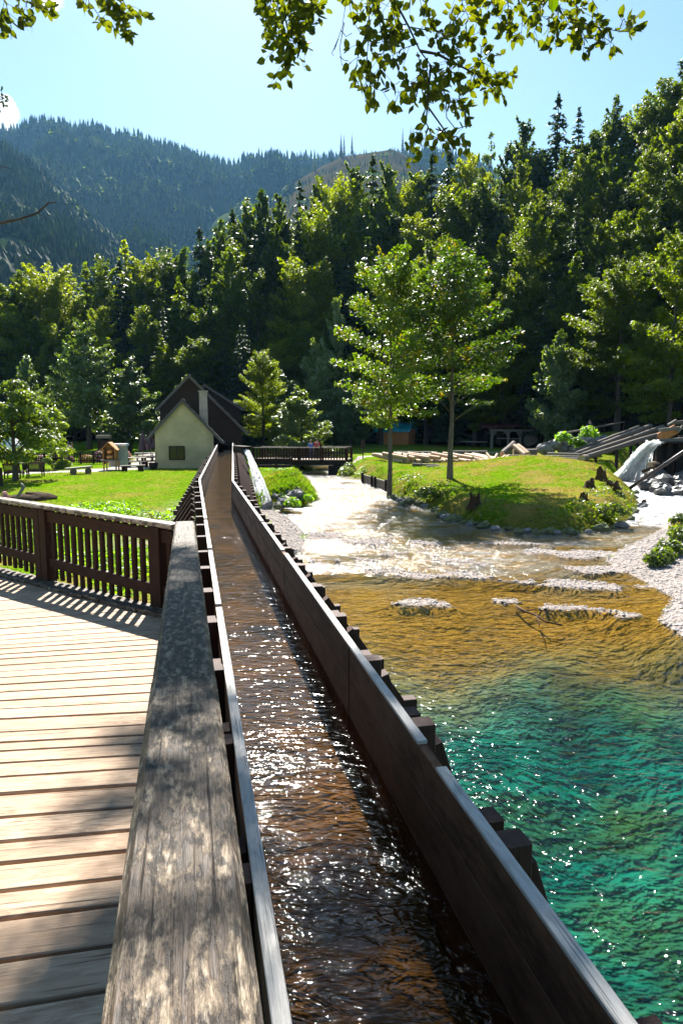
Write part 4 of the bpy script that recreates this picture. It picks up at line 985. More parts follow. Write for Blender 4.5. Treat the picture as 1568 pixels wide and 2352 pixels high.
tree('spruce', 556, 738, 88, 52, 'narrow pointed conifer behind the flume end'); tree('beech', 602, 800, 76, 58, 'young leafy tree just past the barn eave', vi=2); tree('pale', 692, 884, 68, 80, 'bright pale bush behind the two people on the footbridge', cat='bush')
tree('pale', 772, 676, 92, 58, 'silvery pale conical tree partly hidden by the slender maple', vi=2); tree('pale', 645, 845, 82, 55, 'pale tree between the young leafy tree and the bright bush', vi=0); tree('pale', 725, 775, 88, 60, 'pale tree rising behind the bright bush', vi=1); tree('pale', 805, 890, 84, 46, 'low pale bush at the far end of the footbridge', cat='bush')
tree('pale', 1285, 752, 72, 62, 'pale green bushy tree above the stone embankment'); tree('beech', 1435, 610, 70, 120, 'big light green tree above the log chute', vi=0); tree('beech', 1562, 520, 63, 105, 'light green tree above the weir at the photo edge', vi=3); tree('pale', 1155, 905, 88, 44, 'small bush beside the red roofed shelter', cat='bush'); tree('pale', 1100, 880, 92, 55, 'pale leafy bush behind the stacked logs', vi=1, cat='bush'); tree('beech', 1350, 830, 74, 60, 'low leafy tree behind the sloping handrail', vi=1)
# the wooded slope, in rows from the valley edge up to the skyline
SKY_ROW = [(-40, 650, 'b'), (10, 648, 'b'), (52, 622, 'b'), (105, 602, 'b'), (152, 618, 'b'), (196, 600, 'l'), (240, 590, 'b'), (286, 548, 'l'), (330, 590, 'b'), (372, 572, 'b'), (418, 562, 'd'), (458, 512, 's'), (500, 498, 'd'), (534, 472, 's'), (566, 455, 'd'), (604, 428, 'd'), (645, 440, 'd'), (688, 412, 's'), (728, 402, 'd'), (772, 402, 'b'),
           (815, 368, 'd'), (856, 352, 's'), (893, 362, 'd'), (930, 420, 'b'), (962, 386, 'b'), (992, 352, 's'), (1034, 336, 's'), (1078, 352, 'b'), (1128, 300, 't'), (1165, 328, 'd'), (1206, 264, 'd'), (1240, 345, 'b'), (1283, 208, 's'), (1330, 247, 's'), (1362, 292, 'd'), (1406, 220, 'd'), (1448, 288, 'b'), (1488, 246, 'd'), (1530, 186, 'b'), (1574, 136, 'd'), (1630, 120, 'b')]
KM = dict(b='beech', d='darkbeech', s='spruce', l='lightspruce', t='thin')
def row(name, data):
    for (X, Y, k, y) in data: ROWS.setdefault(name, []).append(tree(KM[k], X, Y, y, None if k != 't' else 34))
ROWS = {}
row('sky', [(X, Y, k, float(np.interp(X, [0, 400, 800, 1200, 1600], [112, 118, 126, 124, 104])) + RND.uniform(-4, 4) - (8 if k == 't' else 0)) for (X, Y, k) in SKY_ROW])
skyl = lambda X: float(np.interp(X, [a[0] for a in SKY_ROW], [a[1] for a in SKY_ROW]))
for name, off, dist, step, mixk in (('upper', 95, (107, 110, 113, 108, 90), 47, 'bdsdbl'), ('middle', 205, (101, 104, 102, 95, 77), 52, 'dbdsbd'), ('lower', 330, (98, 99, 94, 86, 70), 58, 'dbsdsb')):
    X = -30.0 + step * .3; dat = []
    while X < 1640:
        o = off * float(np.interp(X, [0, 300, 600, 1600], [.55, .65, .95, 1.05])); dat.append((X, skyl(X) + o + RND.uniform(-28, 28), RND.choice(mixk), float(np.interp(X, [0, 400, 800, 1200, 1600], dist)) + RND.uniform(-3, 3)))
        X += step * RND.uniform(.85, 1.15)
    row(name, dat)
ORD = 'first second third fourth fifth sixth seventh eighth ninth tenth eleventh twelfth thirteenth fourteenth fifteenth sixteenth seventeenth eighteenth nineteenth twentieth'.split()
ORD += ['twenty-' + o for o in ORD[:9]] + ['thirtieth'] + ['thirty-' + o for o in ORD[:9]] + ['fortieth'] + ['forty-' + o for o in ORD[:9]]
WORDS = {'beech_tree': 'leafy green tree', 'dark_beech_tree': 'dark leafy tree', 'spruce_tree': 'dark pointed spruce', 'larch_tree': 'light pointed conifer', 'birch_tree': 'thin sparse birch'}
PLACE = {'sky': 'on the skyline of the wooded slope', 'upper': 'just below the skyline trees', 'middle': 'halfway down the wooded slope', 'lower': 'at the foot of the wooded slope'}
for rn_, ts in ROWS.items():
    for i, t in enumerate(sorted(ts, key=lambda o: o.location.x / o.location.y)):
        tag(t, f"{WORDS[t.name.split('.')[0]]} {PLACE[rn_]}, {ORD[i]} counting from the meadow side", 'tree', 'trees of the wooded slope')

# ------------------------------------------------------------------ mountains
def ridge(name, pts, d_of, foot, v_n, mat, seed, rough, back=.5):
    Xs = np.array([p[0] for p in pts], float); Ys = np.array([p[1] for p in pts], float); X = np.linspace(Xs[0], Xs[-1], 150); Y = np.interp(X, Xs, Ys) 
    dR = d_of(X); V = []; vv = np.linspace(0, 1 + back, v_n)
    for v in vv:
        d = dR * (foot + (1 - foot) * v); zr = np.array([atd(a, b, c).z for a, b, c in zip(X, Y, dR)]); pr_ = v if v <= 1 else 1 - .8 * (v - 1)
        x = np.array([camdir(a, 970).x for a in X]) / CP * d
        n = fbm(x / 130 + 50, d / 130 + 50, seed, 4) - .5; amp = rough * np.sin(np.pi * min(v, 1)) + rough * .12
        V.append(np.stack([x, d, -3 + (zr + 3) * pr_ ** 1.15 + n * amp], 1))
    V = np.array(V); k = len(X); i = np.arange(v_n * k).reshape(v_n, k)
    Q = np.stack([i[:-1, :-1].ravel(), i[:-1, 1:].ravel(), i[1:, 1:].ravel(), i[1:, :-1].ravel()], 1)
    tag(link(name, np_mesh(name, V.reshape(-1, 3), Q, mat, True)), kind='structure'); return V
def hillmat():
    t = NT('mountain_ground'); p = t.pos(); n = t.noise(p, .012, 5, .65); n2 = t.noise(p, .05, 4, .6)
    c = t.mix(t.ramp(n, .45, .6), (.022, .038, .012), (.05, .065, .02)); c = t.mix(t.ramp(t.math('ADD', n, t.math('MULTIPLY', n2, .3)), .84, .90), c, (.09, .065, .035))
    return t.done(t.pbsdf(c, .95, 0.0))
def dryhill():
    t = NT('dry_hillside'); p = t.pos(); n = t.noise(p, .02, 6, .7); n2 = t.noise(t.scale(p, (1, 1, 5)), .02, 4, .6)
    c = t.mix(t.ramp(n, .35, .65), (.04, .036, .012), (.095, .07, .028)); c = t.mix(t.ramp(n2, .55, .68), c, (.05, .055, .022))
    return t.done(t.pbsdf(c, .95, 0.0))
mtn = hillmat()
far = ridge('mountain', [(-420, 300), (-200, 320), (-60, 290), (0, 312), (60, 296), (110, 284), (160, 276), (210, 290), (250, 283), (300, 302), (350, 300), (400, 320), (470, 345), (545, 372), (600, 350), (660, 352), (700, 360), (740, 366), (800, 372), (900, 350), (1000, 345), (1150, 400), (1400, 470), (1800, 480)], lambda X: 1700 + 0 * X, .30, 56, mtn, 60, 190)
spur = ridge('mountain_spur', [(-520, 120), (-250, 210), (0, 302), (60, 345), (120, 398), (180, 455), (250, 530), (330, 610), (420, 700), (520, 800)], lambda X: np.interp(X, [-500, 0, 520], [1150, 1050, 700]), .25, 40, mtn, 70, 80)
bare = ridge('bare_hill', [(560, 560), (640, 452), (690, 412), (740, 378), (790, 353), (850, 342), (895, 336), (930, 352), (980, 392), (1060, 470), (1160, 560)], lambda X: 1250 + 0 * X, .2, 44, dryhill(), 80, 70)
def conifers(name, surf_, n, hr, seed, cond=None, vmax=1.02, back=.5, fol=M['leaf_far'], wide=.19):
    r = np.random.default_rng(seed); vn, k, _ = surf_.shape; out = []; h_, a_ = [], []
    fv = r.uniform(.02, vmax, n) / (1 + back) * (vn - 1); fu = r.uniform(0, k - 1.001, n); i, j = fv.astype(int), fu.astype(int); fv -= i; fu -= j; i = np.minimum(i, vn - 2)
    P = (surf_[i, j] * ((1 - fv) * (1 - fu))[:, None] + surf_[i, j + 1] * ((1 - fv) * fu)[:, None] + surf_[i + 1, j] * (fv * (1 - fu))[:, None] + surf_[i + 1, j + 1] * (fv * fu)[:, None])
    dens = fbm(P[:, 0] / 90 + 7, P[:, 1] / 90, seed, 3); keep = (dens > .34) | ((fv + i) * (1 + back) / (vn - 1) > .9)
    if cond is not None: keep &= cond(P)
    P = P[keep]; n = len(P); H = r.uniform(hr[0], hr[1], n) * (.75 + .5 * fbm(P[:, 0] / 60, P[:, 1] / 60, seed + 3, 2)); dec = fbm(P[:, 0] / 70 + 30, P[:, 1] / 70, seed + 9, 3) + .25 * (1 - P[:, 2] / 400) > .64
    R = H * wide * np.where(dec, 1.7, 1.0) * r.uniform(.8, 1.25, n); H = H * np.where(dec, .8, 1)
    ns = 6; V = []; F_ = []
    tiers = [(.04, 1.0, .52), (.30, .72, .78), (.56, .42, 1.0)]
    for (z0, rr, z1) in tiers:
        zt_ = np.where(dec, np.minimum(1, z0 + .42), z1); rr_ = np.where(dec, [.75, 1.1, .8][tiers.index((z0, rr, z1))], rr)
        ang = r.uniform(0, 6.3, n)[:, None] + np.arange(ns) * 2 * np.pi / ns; q = (R * rr_)[:, None] * r.uniform(.6, 1.2, (n, ns))
        ring = np.stack([P[:, :1] + np.cos(ang) * q, P[:, 1:2] + np.sin(ang) * q, (P[:, 2] + H * z0)[:, None] + r.uniform(-.05, .05, (n, ns)) * H[:, None]], 2)
        apx = np.stack([P[:, 0] + r.normal(size=n) * .2, P[:, 1], P[:, 2] + H * zt_], 1)[:, None]
        vs2 = np.concatenate([ring, apx], 1); base = len(V) and sum(len(v) for v in V) or 0
        V.append(vs2.reshape(-1, 3)); o = base + np.arange(n)[:, None] * (ns + 1)
        for q2 in range(ns): F_.append(np.concatenate([o + q2, o + (q2 + 1) % ns, o + ns], 1))
    tag(link(name, np_mesh(name, np.concatenate(V), np.concatenate(F_), fol)), kind='stuff')
conifers('mountain_forest', far, 26000, (9, 24), 5, vmax=1.12)
conifers('mountain_forest', spur, 14000, (8, 22), 6, vmax=1.12)
conifers('mountain_forest', bare, 900, (6, 15), 8, lambda P: (P[:, 0] / P[:, 1] > .085) | (P[:, 0] / P[:, 1] < -.075))
conifers('mountain_forest', bare, 1500, (3, 10), 18)
# lone tall spruces on the bare crest
for i, (X, Y0, Y1) in enumerate([(783, 306, 352), (790, 309, 352), (808, 306, 348), (924, 294, 345), (942, 290, 345), (948, 293, 345), (722, 340, 400)]):
    y = 1245 if X < 900 else 1280; b, t_ = atd(X, Y1 + 8, y), atd(X, Y0, y); cr, tr = VAR['spruce'][i % 4]; t = bpy.data.objects.new('spruce_tree', None); COL.objects.link(t); t.location = b; h = t_.z - b.z; t.scale = (h / 22 * .55, h / 22 * .55, h / 22)
    for nm, me in (('crown', cr), ('trunk', tr)): o = bpy.data.objects.new(nm, me); COL.objects.link(o); o.parent = t
    tag(t, 'lone thin spruce on the bare far hill crest, %s counting from the big mountain' % ORD[[1, 2, 3, 4, 5, 6, 0][i]], 'tree', 'lone spruces on the bare hill')

# ------------------------------------------------------------------ lawn furniture and garden on the mill side
def ground_pt(X, y): d = camdir(X, 970); x = d.x / d.y * y; return Vector((x, y, tz(x, y)))
def lounger(X, y, rz, label):
    p = ground_pt(X, y); t = thing('garden_lounger', p, label, 'lounger', 'slatted loungers on the lawn'); c, s = math.cos(rz), math.sin(rz)
    def w(a, b, z): return p + Vector((c * a - s * b, s * a + c * b, z))
    prof = [(-.62, 1.0), (-.55, .88), (-.46, .74), (-.36, .60), (-.26, .47), (-.12, .38), (.05, .34), (.22, .36), (.40, .42), (.56, .47), (.72, .46), (.86, .38), (1.0, .27)]
    m = MB()
    for (b0, z0), (b1, z1) in zip(prof[:-1], prof[1:]):
        for f in (.25, .75):
            b, z = b0 + (b1 - b0) * f, z0 + (z1 - z0) * f; n = Vector((0, -(z1 - z0), b1 - b0)).normalized(); nn = Vector((-s * n.y, c * n.y, n.z)); m.bar(w(-.5, b, z), w(.5, b, z), .062, .022, up=nn)
    m.build('slats', M['fence'], t)
    for a in (-.46, .46):
        m = MB(); m.tube([w(a, b, z - .03) for b, z in prof], .035, 6); m.build('side_rail', M['fence'], t)
        for b, z in ((-.30, .5), (.62, .44)): MB().bar(w(a, b, z), w(a, b - .06, -.05), .06, .07).build('leg', M['fence'], t)
lounger(24, 43.5, .25, 'dark slatted garden lounger seen from behind, beside the fruit tree stem'); lounger(76, 45, .55, 'dark slatted garden lounger turned slightly, next to the stone slab seat')
def slab_seat():
    a, b = ground_pt(146, 46.5), ground_pt(206, 47.5); t = thing('slab_bench', (a + b) / 2, 'low bench made of a thick pale slab on two round logs', 'bench'); u = (b - a).normalized()
    MB().bar(a + Vector((0, 0, .42)), b + Vector((0, 0, .47)), .55, .12, ch=.03).build('seat', M['greywood'], t)
    for k in (.28, .86): c = a.lerp(b, k); m = MB(); m.tube([c + Vector((.1, -.3, .2)), c + Vector((-.1, .35, .2))], .21, 12); m.build('log_support', M['barklog'], t)
slab_seat()
def plank_bench(X0, X1, y, h, label, legs=(.12, .85), back=False, z=None):
    a, b = ground_pt(X0, y), ground_pt(X1, y + .3); t = thing('plank_bench', (a + b) / 2, label, 'bench'); v = Vector((-(b - a).y, (b - a).x, 0)).normalized()
    MB().bar(a + Vector((0, 0, h)), b + Vector((0, 0, h)), .42, .07).build('seat', M['greywood'], t)
    for k in legs: c = a.lerp(b, k); MB().bar(c + Vector((0, 0, -.1)), c + Vector((0, 0, h - .03)), .4, .16, up=v).build('leg', M['barn'], t)
    if back: MB().bar(a + v * .2 + Vector((0, 0, h + .3)), b + v * .2 + Vector((0, 0, h + .3)), .05, .2).build('backrest', M['fence'], t)
plank_bench(272, 330, 49.5, .44, 'plain plank bench on two block legs at the gravel path edge', (.17, .82)); plank_bench(24, 80, 53, .55, 'long dark bench with a back board under the fruit tree', (.5, .1), True); plank_bench(86, 136, 53.4, .55, 'long dark bench with a back board against the picket fence', (.85, .1), True)
def picnic(X, y, rz, label):
    p = ground_pt(X, y); t = thing('picnic_table', p, label, 'picnic table', 'picnic tables by the mill house'); c, s = math.cos(rz), math.sin(rz)
    def w(a, b, z): return p + Vector((c * a - s * b, s * a + c * b, z))
    MB().bar(w(-.95, 0, .76), w(.95, 0, .76), .75, .06).build('tabletop', M['greywood'], t)
    for b in (-.72, .72):
        MB().bar(w(-.95, b, .46), w(.95, b, .46), .3, .06).build('seat', M['greywood'], t)
        for a in (-.7, .7): MB().bar(w(a, b, .43), w(a, b * .9, -.1), .22, .09).build('leg', M['barn'], t)
    for a in (-.7, .7): MB().bar(w(a, 0, .73), w(a, 0, -.1), .4, .1, up=(c, s, 0)).build('leg', M['barn'], t)
picnic(311, 57.5, .5, 'weathered picnic table with side benches nearer the wooden display hut'); picnic(343, 58.5, .6, 'weathered picnic table with side benches close to the mill house wall'); picnic(330, 66, .3, 'weathered picnic table with side benches behind the other two')
def parasol(X, Ytop, Ybot, y, label):
    p = ground_pt(X, y); zt, zb = atd(X, Ytop, y).z, atd(X, Ybot, y).z; t = thing('closed_parasol', p, label, 'parasol', 'closed parasols by the mill house')
    MB().tube([p - Vector((0, 0, .1)), Vector((p.x, p.y, zt))], .035, 8).build('pole', M['greywood'], t)
    m = MB(); n, k = 16, 8; V = []
    for i in range(k + 1):
        f = i / k; r = .05 + .27 * f ** .8
        for j in range(n): a = 2 * math.pi * j / n; q = r * (1 + (.32 if j % 2 else -.28) * f); V.append((p.x + math.cos(a) * q, p.y + math.sin(a) * q, zt - .06 - (zt - zb) * f + (.05 if j % 2 else 0) * f))
    m.add(V, [(i * n + j, (i + 1) * n + j, (i + 1) * n + (j + 1) % n, i * n + (j + 1) % n) for i in range(k) for j in range(n)], None, True); m.build('canopy', M['mauve'], t)
    m = MB(); m.tube([Vector((p.x, p.y, zt - .05)), Vector((p.x, p.y, zt + .07))], .045, 8); m.build('finial', M['mauve'], t)
parasol(326, 990, 1034, 60, 'folded mauve parasol standing farthest from the mill house wall'); parasol(344, 991, 1030, 62, 'folded mauve parasol between two other folded ones'); parasol(354.5, 1004, 1029, 60, 'folded mauve parasol half hidden by the mill house wall')
def picket_fence():
    a, b, c = ground_pt(10, 61), ground_pt(238, 61.5), ground_pt(300, 78); t = thing('picket_fence', (a + b) / 2, 'dark picket fence along the flower garden on the lawn', 'fence'); N = 60; u = (b - a) / N; v = Vector((-u.y, u.x, 0)).normalized()
    for i in range(N): p = a + u * (i + .5); h = 1.12 + RND.uniform(-.04, .04); MB().bar(p + Vector((0, 0, .02)), p + Vector((0, 0, h)), .075, .025, up=v, w1=.05).build('picket', M['barn'], t)
    for h in (.3, .85): MB().bar(a + v * .04 + Vector((0, 0, h)), b + v * .04 + Vector((0, 0, h)), .05, .08).build('cross_rail', M['barn'], t)
    for i in range(9): p = a + u * (N * i / 8) + v * .1; MB().bar(p - Vector((0, 0, .2)), p + Vector((0, 0, 1.15)), .12, .12).build('post', M['barn'], t)
    t2 = thing('board_fence', (b + c) / 2, 'dark board fence turning back from the display hut towards the trees', 'fence'); n2 = 14
    for i in range(n2): p = lerp(b, c, (i + .5) / n2); p.z = tz(p.x, p.y); MB().bar(p, p + Vector((0, 0, 1.2)), .9, .05, up=(c - b).normalized().cross(Vector((0, 0, 1)))).build('board', M['barn'], t2)
picket_fence()
def display_hut():
    p = ground_pt(250, 52); t = thing('display_hut', p, 'gabled orange wooden display hut with round copper vessel on red table legs', 'display hut')
    for dx in (-.42, .5):
        for dy in (-.25, .4): MB().bar(p + Vector((dx, dy, -.1)), p + Vector((dx, dy, .72)), .09, .09).build('leg', M['shed'], t)
    MB().bar(p + Vector((-.62, .05, .77)), p + Vector((.66, .05, .77)), .95, .1).build('tabletop', M['greywood'], t)
    m = MB(); z0, z1, z2 = .82, 1.62, 2.12
    m.bar(p + Vector((-.48, .1, (z0 + z1) / 2)), p + Vector((-.40, .1, (z0 + z1) / 2)), .7, z1 - z0); m.bar(p + Vector((.40, .1, (z0 + z1) / 2)), p + Vector((.48, .1, (z0 + z1) / 2)), .7, z1 - z0); m.bar(p + Vector((-.4, .42, 1.2)), p + Vector((.4, .42, 1.2)), .05, .76)
    m.add([p + Vector(q) for q in ((-.45, .1, z1), (.45, .1, z1), (0, .1, z2 - .08))], [(0, 1, 2)]); m.build('cabinet', M['shed'], t)
    m = MB()
    for s in (-1, 1): m.bar(p + Vector((0, .1, z2)), p + Vector((s * .62, .1, z1 - .1)), .9, .05)
    m.build('roof', M['shed'], t)
    m = MB(); m.blob(p + Vector((0, .05, 1.42)), .3, 2, (1, 1, .85), .04, 16, 10, True); m.tube([p + Vector((0, .05, .82)), p + Vector((0, .05, 1.12)), p + Vector((0, .05, 1.2))], [.36, .34, .2], 16); m.build('copper_vessel', M['copper'], t)
    g = thing('glass_case', p + Vector((.35, 1.0, 0)), 'pale glass display case with a flat lid behind the orange hut', 'display case'); q = p + Vector((.25, 1.1, 0))
    m = MB(); m.box(q + Vector((0, 0, 1.0)), 1.35, .6, 1.6); m.build('case', M['glasscase'], g); m = MB(); m.box(q + Vector((0, 0, 1.9)), 1.5, .8, .16); m.build('lid', M['white'], g)
    k = atd(238, 1003, 67); z = tz(k.x, k.y); nb = thing('notice_board', Vector((k.x, k.y, z)), 'grey roofed notice board standing in the garden behind the display case', 'notice board')
    MB().box(k, 1.3, .6, .3).build('roof', M['greywood'], nb)
    for dx in (-.55, .55): MB().bar(Vector((k.x + dx, k.y, z)), k + Vector((dx, 0, -.1)), .1, .1).build('post', M['barn'], nb)
    MB().box(k + Vector((0, 0, -.8)), 1.0, .05, .9).build('board', M['barn'], nb)
display_hut()
k = ground_pt(23, 76); zt = atd(23, 993, 76).z; tn = thing('garden_tent', k, 'white pointed garden tent seen through the fruit tree', 'tent')
m = MB(); R_ = 1.25; ring = [Vector((k.x + math.cos(a) * R_, k.y + math.sin(a) * R_, k.z + 1.0)) for a in [i * math.pi / 4 for i in range(8)]]; low = [Vector((v.x, v.y, k.z)) for v in ring]; V = ring + low + [Vector((k.x, k.y, zt))]
m.add(V, [(8 + i, 8 + (i + 1) % 8, (i + 1) % 8, i) for i in range(8)] + [(i, (i + 1) % 8, 16) for i in range(8)]); m.build('canvas', M['white'], tn); MB().tube([k, Vector((k.x, k.y, zt + .1))], .04, 6).build('pole', M['greywood'], tn)
k = ground_pt(349, 53.5); tb = thing('plant_tub', k, 'dark wooden tub at the corner of the mill house', 'tub'); m = MB(); m.tube([k, k + Vector((0, 0, .5))], [.26, .36], 14); m.build('tub', M['barn'], tb); m = MB(); m.tube([k + Vector((0, 0, .5)), k + Vector((0, 0, .55))], [.38, .38], 14); m.build('rim', M['clay'], tb); MB().bar(k + Vector((.1, 0, .3)), k + Vector((.32, .1, 1.5)), .04, .04).build('stick', M['greywood'], tb)
po = at(3, 1128, .55); tp = thing('wooden_post', po, 'rough dark post standing in the dirt beyond the boardwalk fence', 'post'); MB().bar(po - Vector((0, 0, .4)), Vector((po.x, po.y, atd(3, 1074, po.y).z)), .26, .22, ch=.03).build('shaft', M['barn'], tp)
def plant(name, p, r, h, n, size, mat, label, cat, seed, stem=True, group=None, flower=None, nf=0):
    t = thing(name, p, label, cat, group); L = Leaves(seed); q = L.r; D = q.normal(size=(n, 3)); D /= np.linalg.norm(D, axis=1, keepdims=True); D[:, 2] = np.abs(D[:, 2])
    rr = q.uniform(.25, 1, n)[:, None] ** .6; P = np.array(p) + D * rr * np.array([r, r, h]); L.quads(P, D * .6 + q.normal(size=(n, 3)) * .5 + np.array([0, 0, .4]), size, .55); link('foliage', L.mesh('foliage', mat), t)
    if flower is not None:
        L = Leaves(seed + 1); D = q.normal(size=(nf, 3)); D /= np.linalg.norm(D, axis=1, keepdims=True); D[:, 2] = np.abs(D[:, 2]); L.quads(np.array(p) + D * np.array([r, r, h]) * 1.03, D, size * .8, .8); link('blossom', L.mesh('blossom', flower), t)
    m = MB()
    for i in range(5): a = Vector(p) + Vector((RND.uniform(-.2, .2) * r, RND.uniform(-.2, .2) * r, -.05)); m.tube([a, a + Vector((RND.uniform(-.5, .5) * r, RND.uniform(-.5, .5) * r, h * .7))], [.02, .008], 5)
    m.build('stem', M['bark'], t); return t
g0 = at(12, 1146, 1.45); plant('geranium', g0, .16, .30, 90, .05, M['fern'], 'pink flowering plant poking up behind the boardwalk fence', 'flower', 300, flower=M['petal'], nf=90)
for i, (X, y, r, h, fl, lb) in enumerate([(30, 63.5, 1.0, .75, 'orange_petal', 'orange flower clump behind the picket fence'), (226, 65, .8, 1.0, 'petal', 'tall pink flower clump behind the picket fence beside the hut'), (150, 64, .7, .7, 'petal', 'small pink flower clump by the two people in the garden'), (196, 64, .8, .7, 'orange_petal', 'yellow and orange flower clump midway along the picket fence'), (90, 64, .9, .8, 'petal', 'pink flower clump behind the columnar shrub'), (280, 66, .9, 1.1, 'petal', 'leafy flowering bush beside the board fence')]):
    p = ground_pt(X, y); plant('flower_clump', p, r, h, 420, .10, M['leaf_fruit'], lb, 'flowers', 310 + 3 * i, group='flower clumps of the garden', flower=M[fl], nf=260)
# heap of soil with a bleached branch beyond the deck fence
p = at(60, 1150, .6); m = MB(); m.blob(p + Vector((0, 0, -.12)), 1.0, 8, (1.5, .8, .42), .3, 18, 10, True); tag(m.build('soil_heap', M['soil']), 'heap of dark soil under the bleached branch on the lawn edge', 'soil heap')
p0, p1 = atd(28, 1158, 26.5), atd(55, 1118, 26.8); m = MB(); m.tube([p0, p0.lerp(p1, .5) + Vector((.1, 0, .1)), p1, p1 + Vector((-.1, 0, .15))], [.05, .06, .07, .03], 7); tag(m.build('dead_branch', M['greywood']), 'bleached dead branch leaning on the soil heap', 'branch')

# ------------------------------------------------------------------ log yard
def log(p, q, r, mat, label, group='logs of the log yard', r1=None):
    t = thing('log', (Vector(p) + Vector(q)) / 2, label, 'log', group); p, q = Vector(p), Vector(q); u = (q - p).normalized()
    m = MB(); n = 7; m.tube([p + u * .004 + (q - p - u * .008) * (i / n) + Vector((RND.uniform(-1, 1), RND.uniform(-1, 1), RND.uniform(-1, 1))) * r * .05 for i in range(n + 1)], [r * RND.uniform(.94, 1.04) * (1 + ((r1 or r) / r - 1) * i / n) for i in range(n + 1)], 12, cap=False); m.build('bark', mat, t)
    m = MB()
    for c, s, rr in ((p, -1, r), (q, 1, r1 or r)): m = MB(); m.tube([c, c + u * s * .012], [rr * .97, rr * .93], 12); m.build('cut_end', M['log'], t)
    return t
PX = np.linspace(918, 1168, 27)
for i, X in enumerate(PX):
    y0 = 56.2 + RND.uniform(-.3, .3) ; a = at(X, 1060, 1.22 + RND.uniform(-.03, .05)); b = Vector((a.x - 2.0 + RND.uniform(-.3, .3), a.y + 4.6 + RND.uniform(-.5, .5), a.z + .34))
    log(a, b, .155 + RND.uniform(-.025, .03), M['log'], f'peeled pale log in the long row, {ORD[i]} counting from the retaining wall side')
for i, (X, dz) in enumerate([(935, .30), (952, .32), (985, .30), (1010, .28), (1050, .30), (1085, .3)]):
    a = at(X, 1052, 1.55); log(a, a + Vector((-1.9 + RND.uniform(-.6, .6), 3.6, .2)), .15, M['log'], f'peeled pale log lying on top of the row, {ORD[i]} counting from the retaining wall side')
def sk(X0, Y0, X1, Y1, y0, y1, r, mat, lb): return log(atd(X0, Y0, y0), atd(X1, Y1, y1), r, mat, lb)
sk(905, 1041, 1003, 1041.5, 64, 64, .2, M['barklog'], 'long grey log lying behind the row near the slender maple'); sk(1030, 1040, 1118, 1040, 64, 64, .2, M['barklog'], 'long grey log lying behind the middle of the row')
sk(947, 1067.5, 1008, 1071, 51, 50.5, .15, M['barklog'], 'grey log with stakes in the grass before the row, the upper of two'); sk(979, 1074, 1074, 1078, 49.5, 49, .16, M['barklog'], 'grey log with stakes in the grass before the row, the lower of two')
sk(1098, 1074, 1164, 1061, 50, 51, .13, M['log'], 'long orange brown log lying in the grass beside the mound'); sk(1130, 1062, 1141, 1044, 52, 54, .12, M['log'], 'pale log leaning across the end of the row'); sk(1117, 1041, 1131, 1060, 56, 54.5, .1, M['log'], 'pale thin log slanting over the row end')
sk(1153, 1043, 1180, 1019, 56, 58, .26, M['barklog'], 'thick brown log propped up at a slant beside the two white ones'); sk(1212, 1043, 1188, 1024, 55.5, 57, .22, M['white'] if 0 else M['log'], 'pale peeled log leaning at a slant, the lower of a pair'); sk(1205, 1045, 1180, 1024, 55, 56.8, .20, M['log'], 'pale peeled log leaning at a slant, the upper of a pair')
sk(1178, 1039, 1231, 1039, 59, 59, .3, M['barklog'], 'thick dark log lying flat behind the slanting pale pair'); sk(1150, 1055, 1162, 1046, 54.5, 56, .14, M['log'], 'short pale log stub near the mound top'); sk(1158, 1056, 1168, 1047, 54.5, 56, .14, M['log'], 'short pale log stub beside another near the mound top')
for i, (X0, Y0, X1, Y1, y) in enumerate([(1168, 1047, 1330, 1050, 55), (1166, 1050, 1331, 1054, 54), (1172, 1053, 1330, 1057, 53.2), (1256, 1042, 1328, 1044, 57)]):
    sk(X0, Y0, X1, Y1, y, y - 1, .11, M['greywood'], f'long thin pole lying at the foot of the log chute, {ORD[i]} counting from the forest side' if 0 else f'long thin pole at the foot of the log chute, {("farther", "middle", "closer to the mound", "shortest, nearly white")[i]}')
sk(1335, 1053, 1345, 1051, 50.5, 53.5, .26, M['barklog'], 'stout dark log with its round end facing the water, at the chute foot')
for i, (X, Y0, Y1, y) in enumerate([(923, 1040, 1060, 56), (936, 1042, 1064, 55.8), (953, 1046, 1064, 55.6), (966, 1064, 1074, 50.4), (995, 1070, 1080, 49), (1044, 1070, 1080, 48.8)]):
    a, b = atd(X, Y1, y), atd(X, Y0, y); m = MB(); m.tube([a - Vector((0, 0, .3)), b], [.07, .06], 8); tag(m.build('stake', M['barklog']), f'short dark stake holding the logs, {ORD[i]} counting from the retaining wall side', 'stake', 'stakes of the log yard')
# chute of long logs up to the weir, its hand rail, and the stone embankment
chute = thing('log_chute', atd(1318, 1050, 52), 'sloping chute of long dark logs rising to the weir', 'log chute')
for (a, b) in (((1301, 1043, 57.5), (1466, 982, 59.5)), ((1315, 1046, 56.5), (1494, 978, 58.5)), ((1328, 1049, 55.5), (1522, 981, 57.5)), ((1338, 1053, 54.5), (1530, 992, 56.5))):
    p, q = atd(*a), atd(*b); m = MB(); n = 9; m.tube([lerp(p, q, i / n) + Vector((0, 0, RND.uniform(-.03, .03))) for i in range(n + 1)], [.21 * RND.uniform(.92, 1.05) for i in range(n + 1)], 10); m.build('log', M['barklog'], chute)
for k in (.15, .4, .65, .9):
    p, q = lerp(atd(1301, 1043, 57.8), atd(1466, 982, 59.8), k), lerp(atd(1338, 1053, 54.3), atd(1530, 992, 56.3), k); MB().bar(p - Vector((0, 0, .3)), q - Vector((0, 0, .3)), .2, .2).build('cross_beam', M['black'], chute)
    for e in (p, q): g = tz(e.x, e.y); MB().bar(Vector((e.x, e.y, min(g, e.z - .5) - .3)), e - Vector((0, 0, .3)), .2, .2).build('trestle_leg', M['black'], chute)
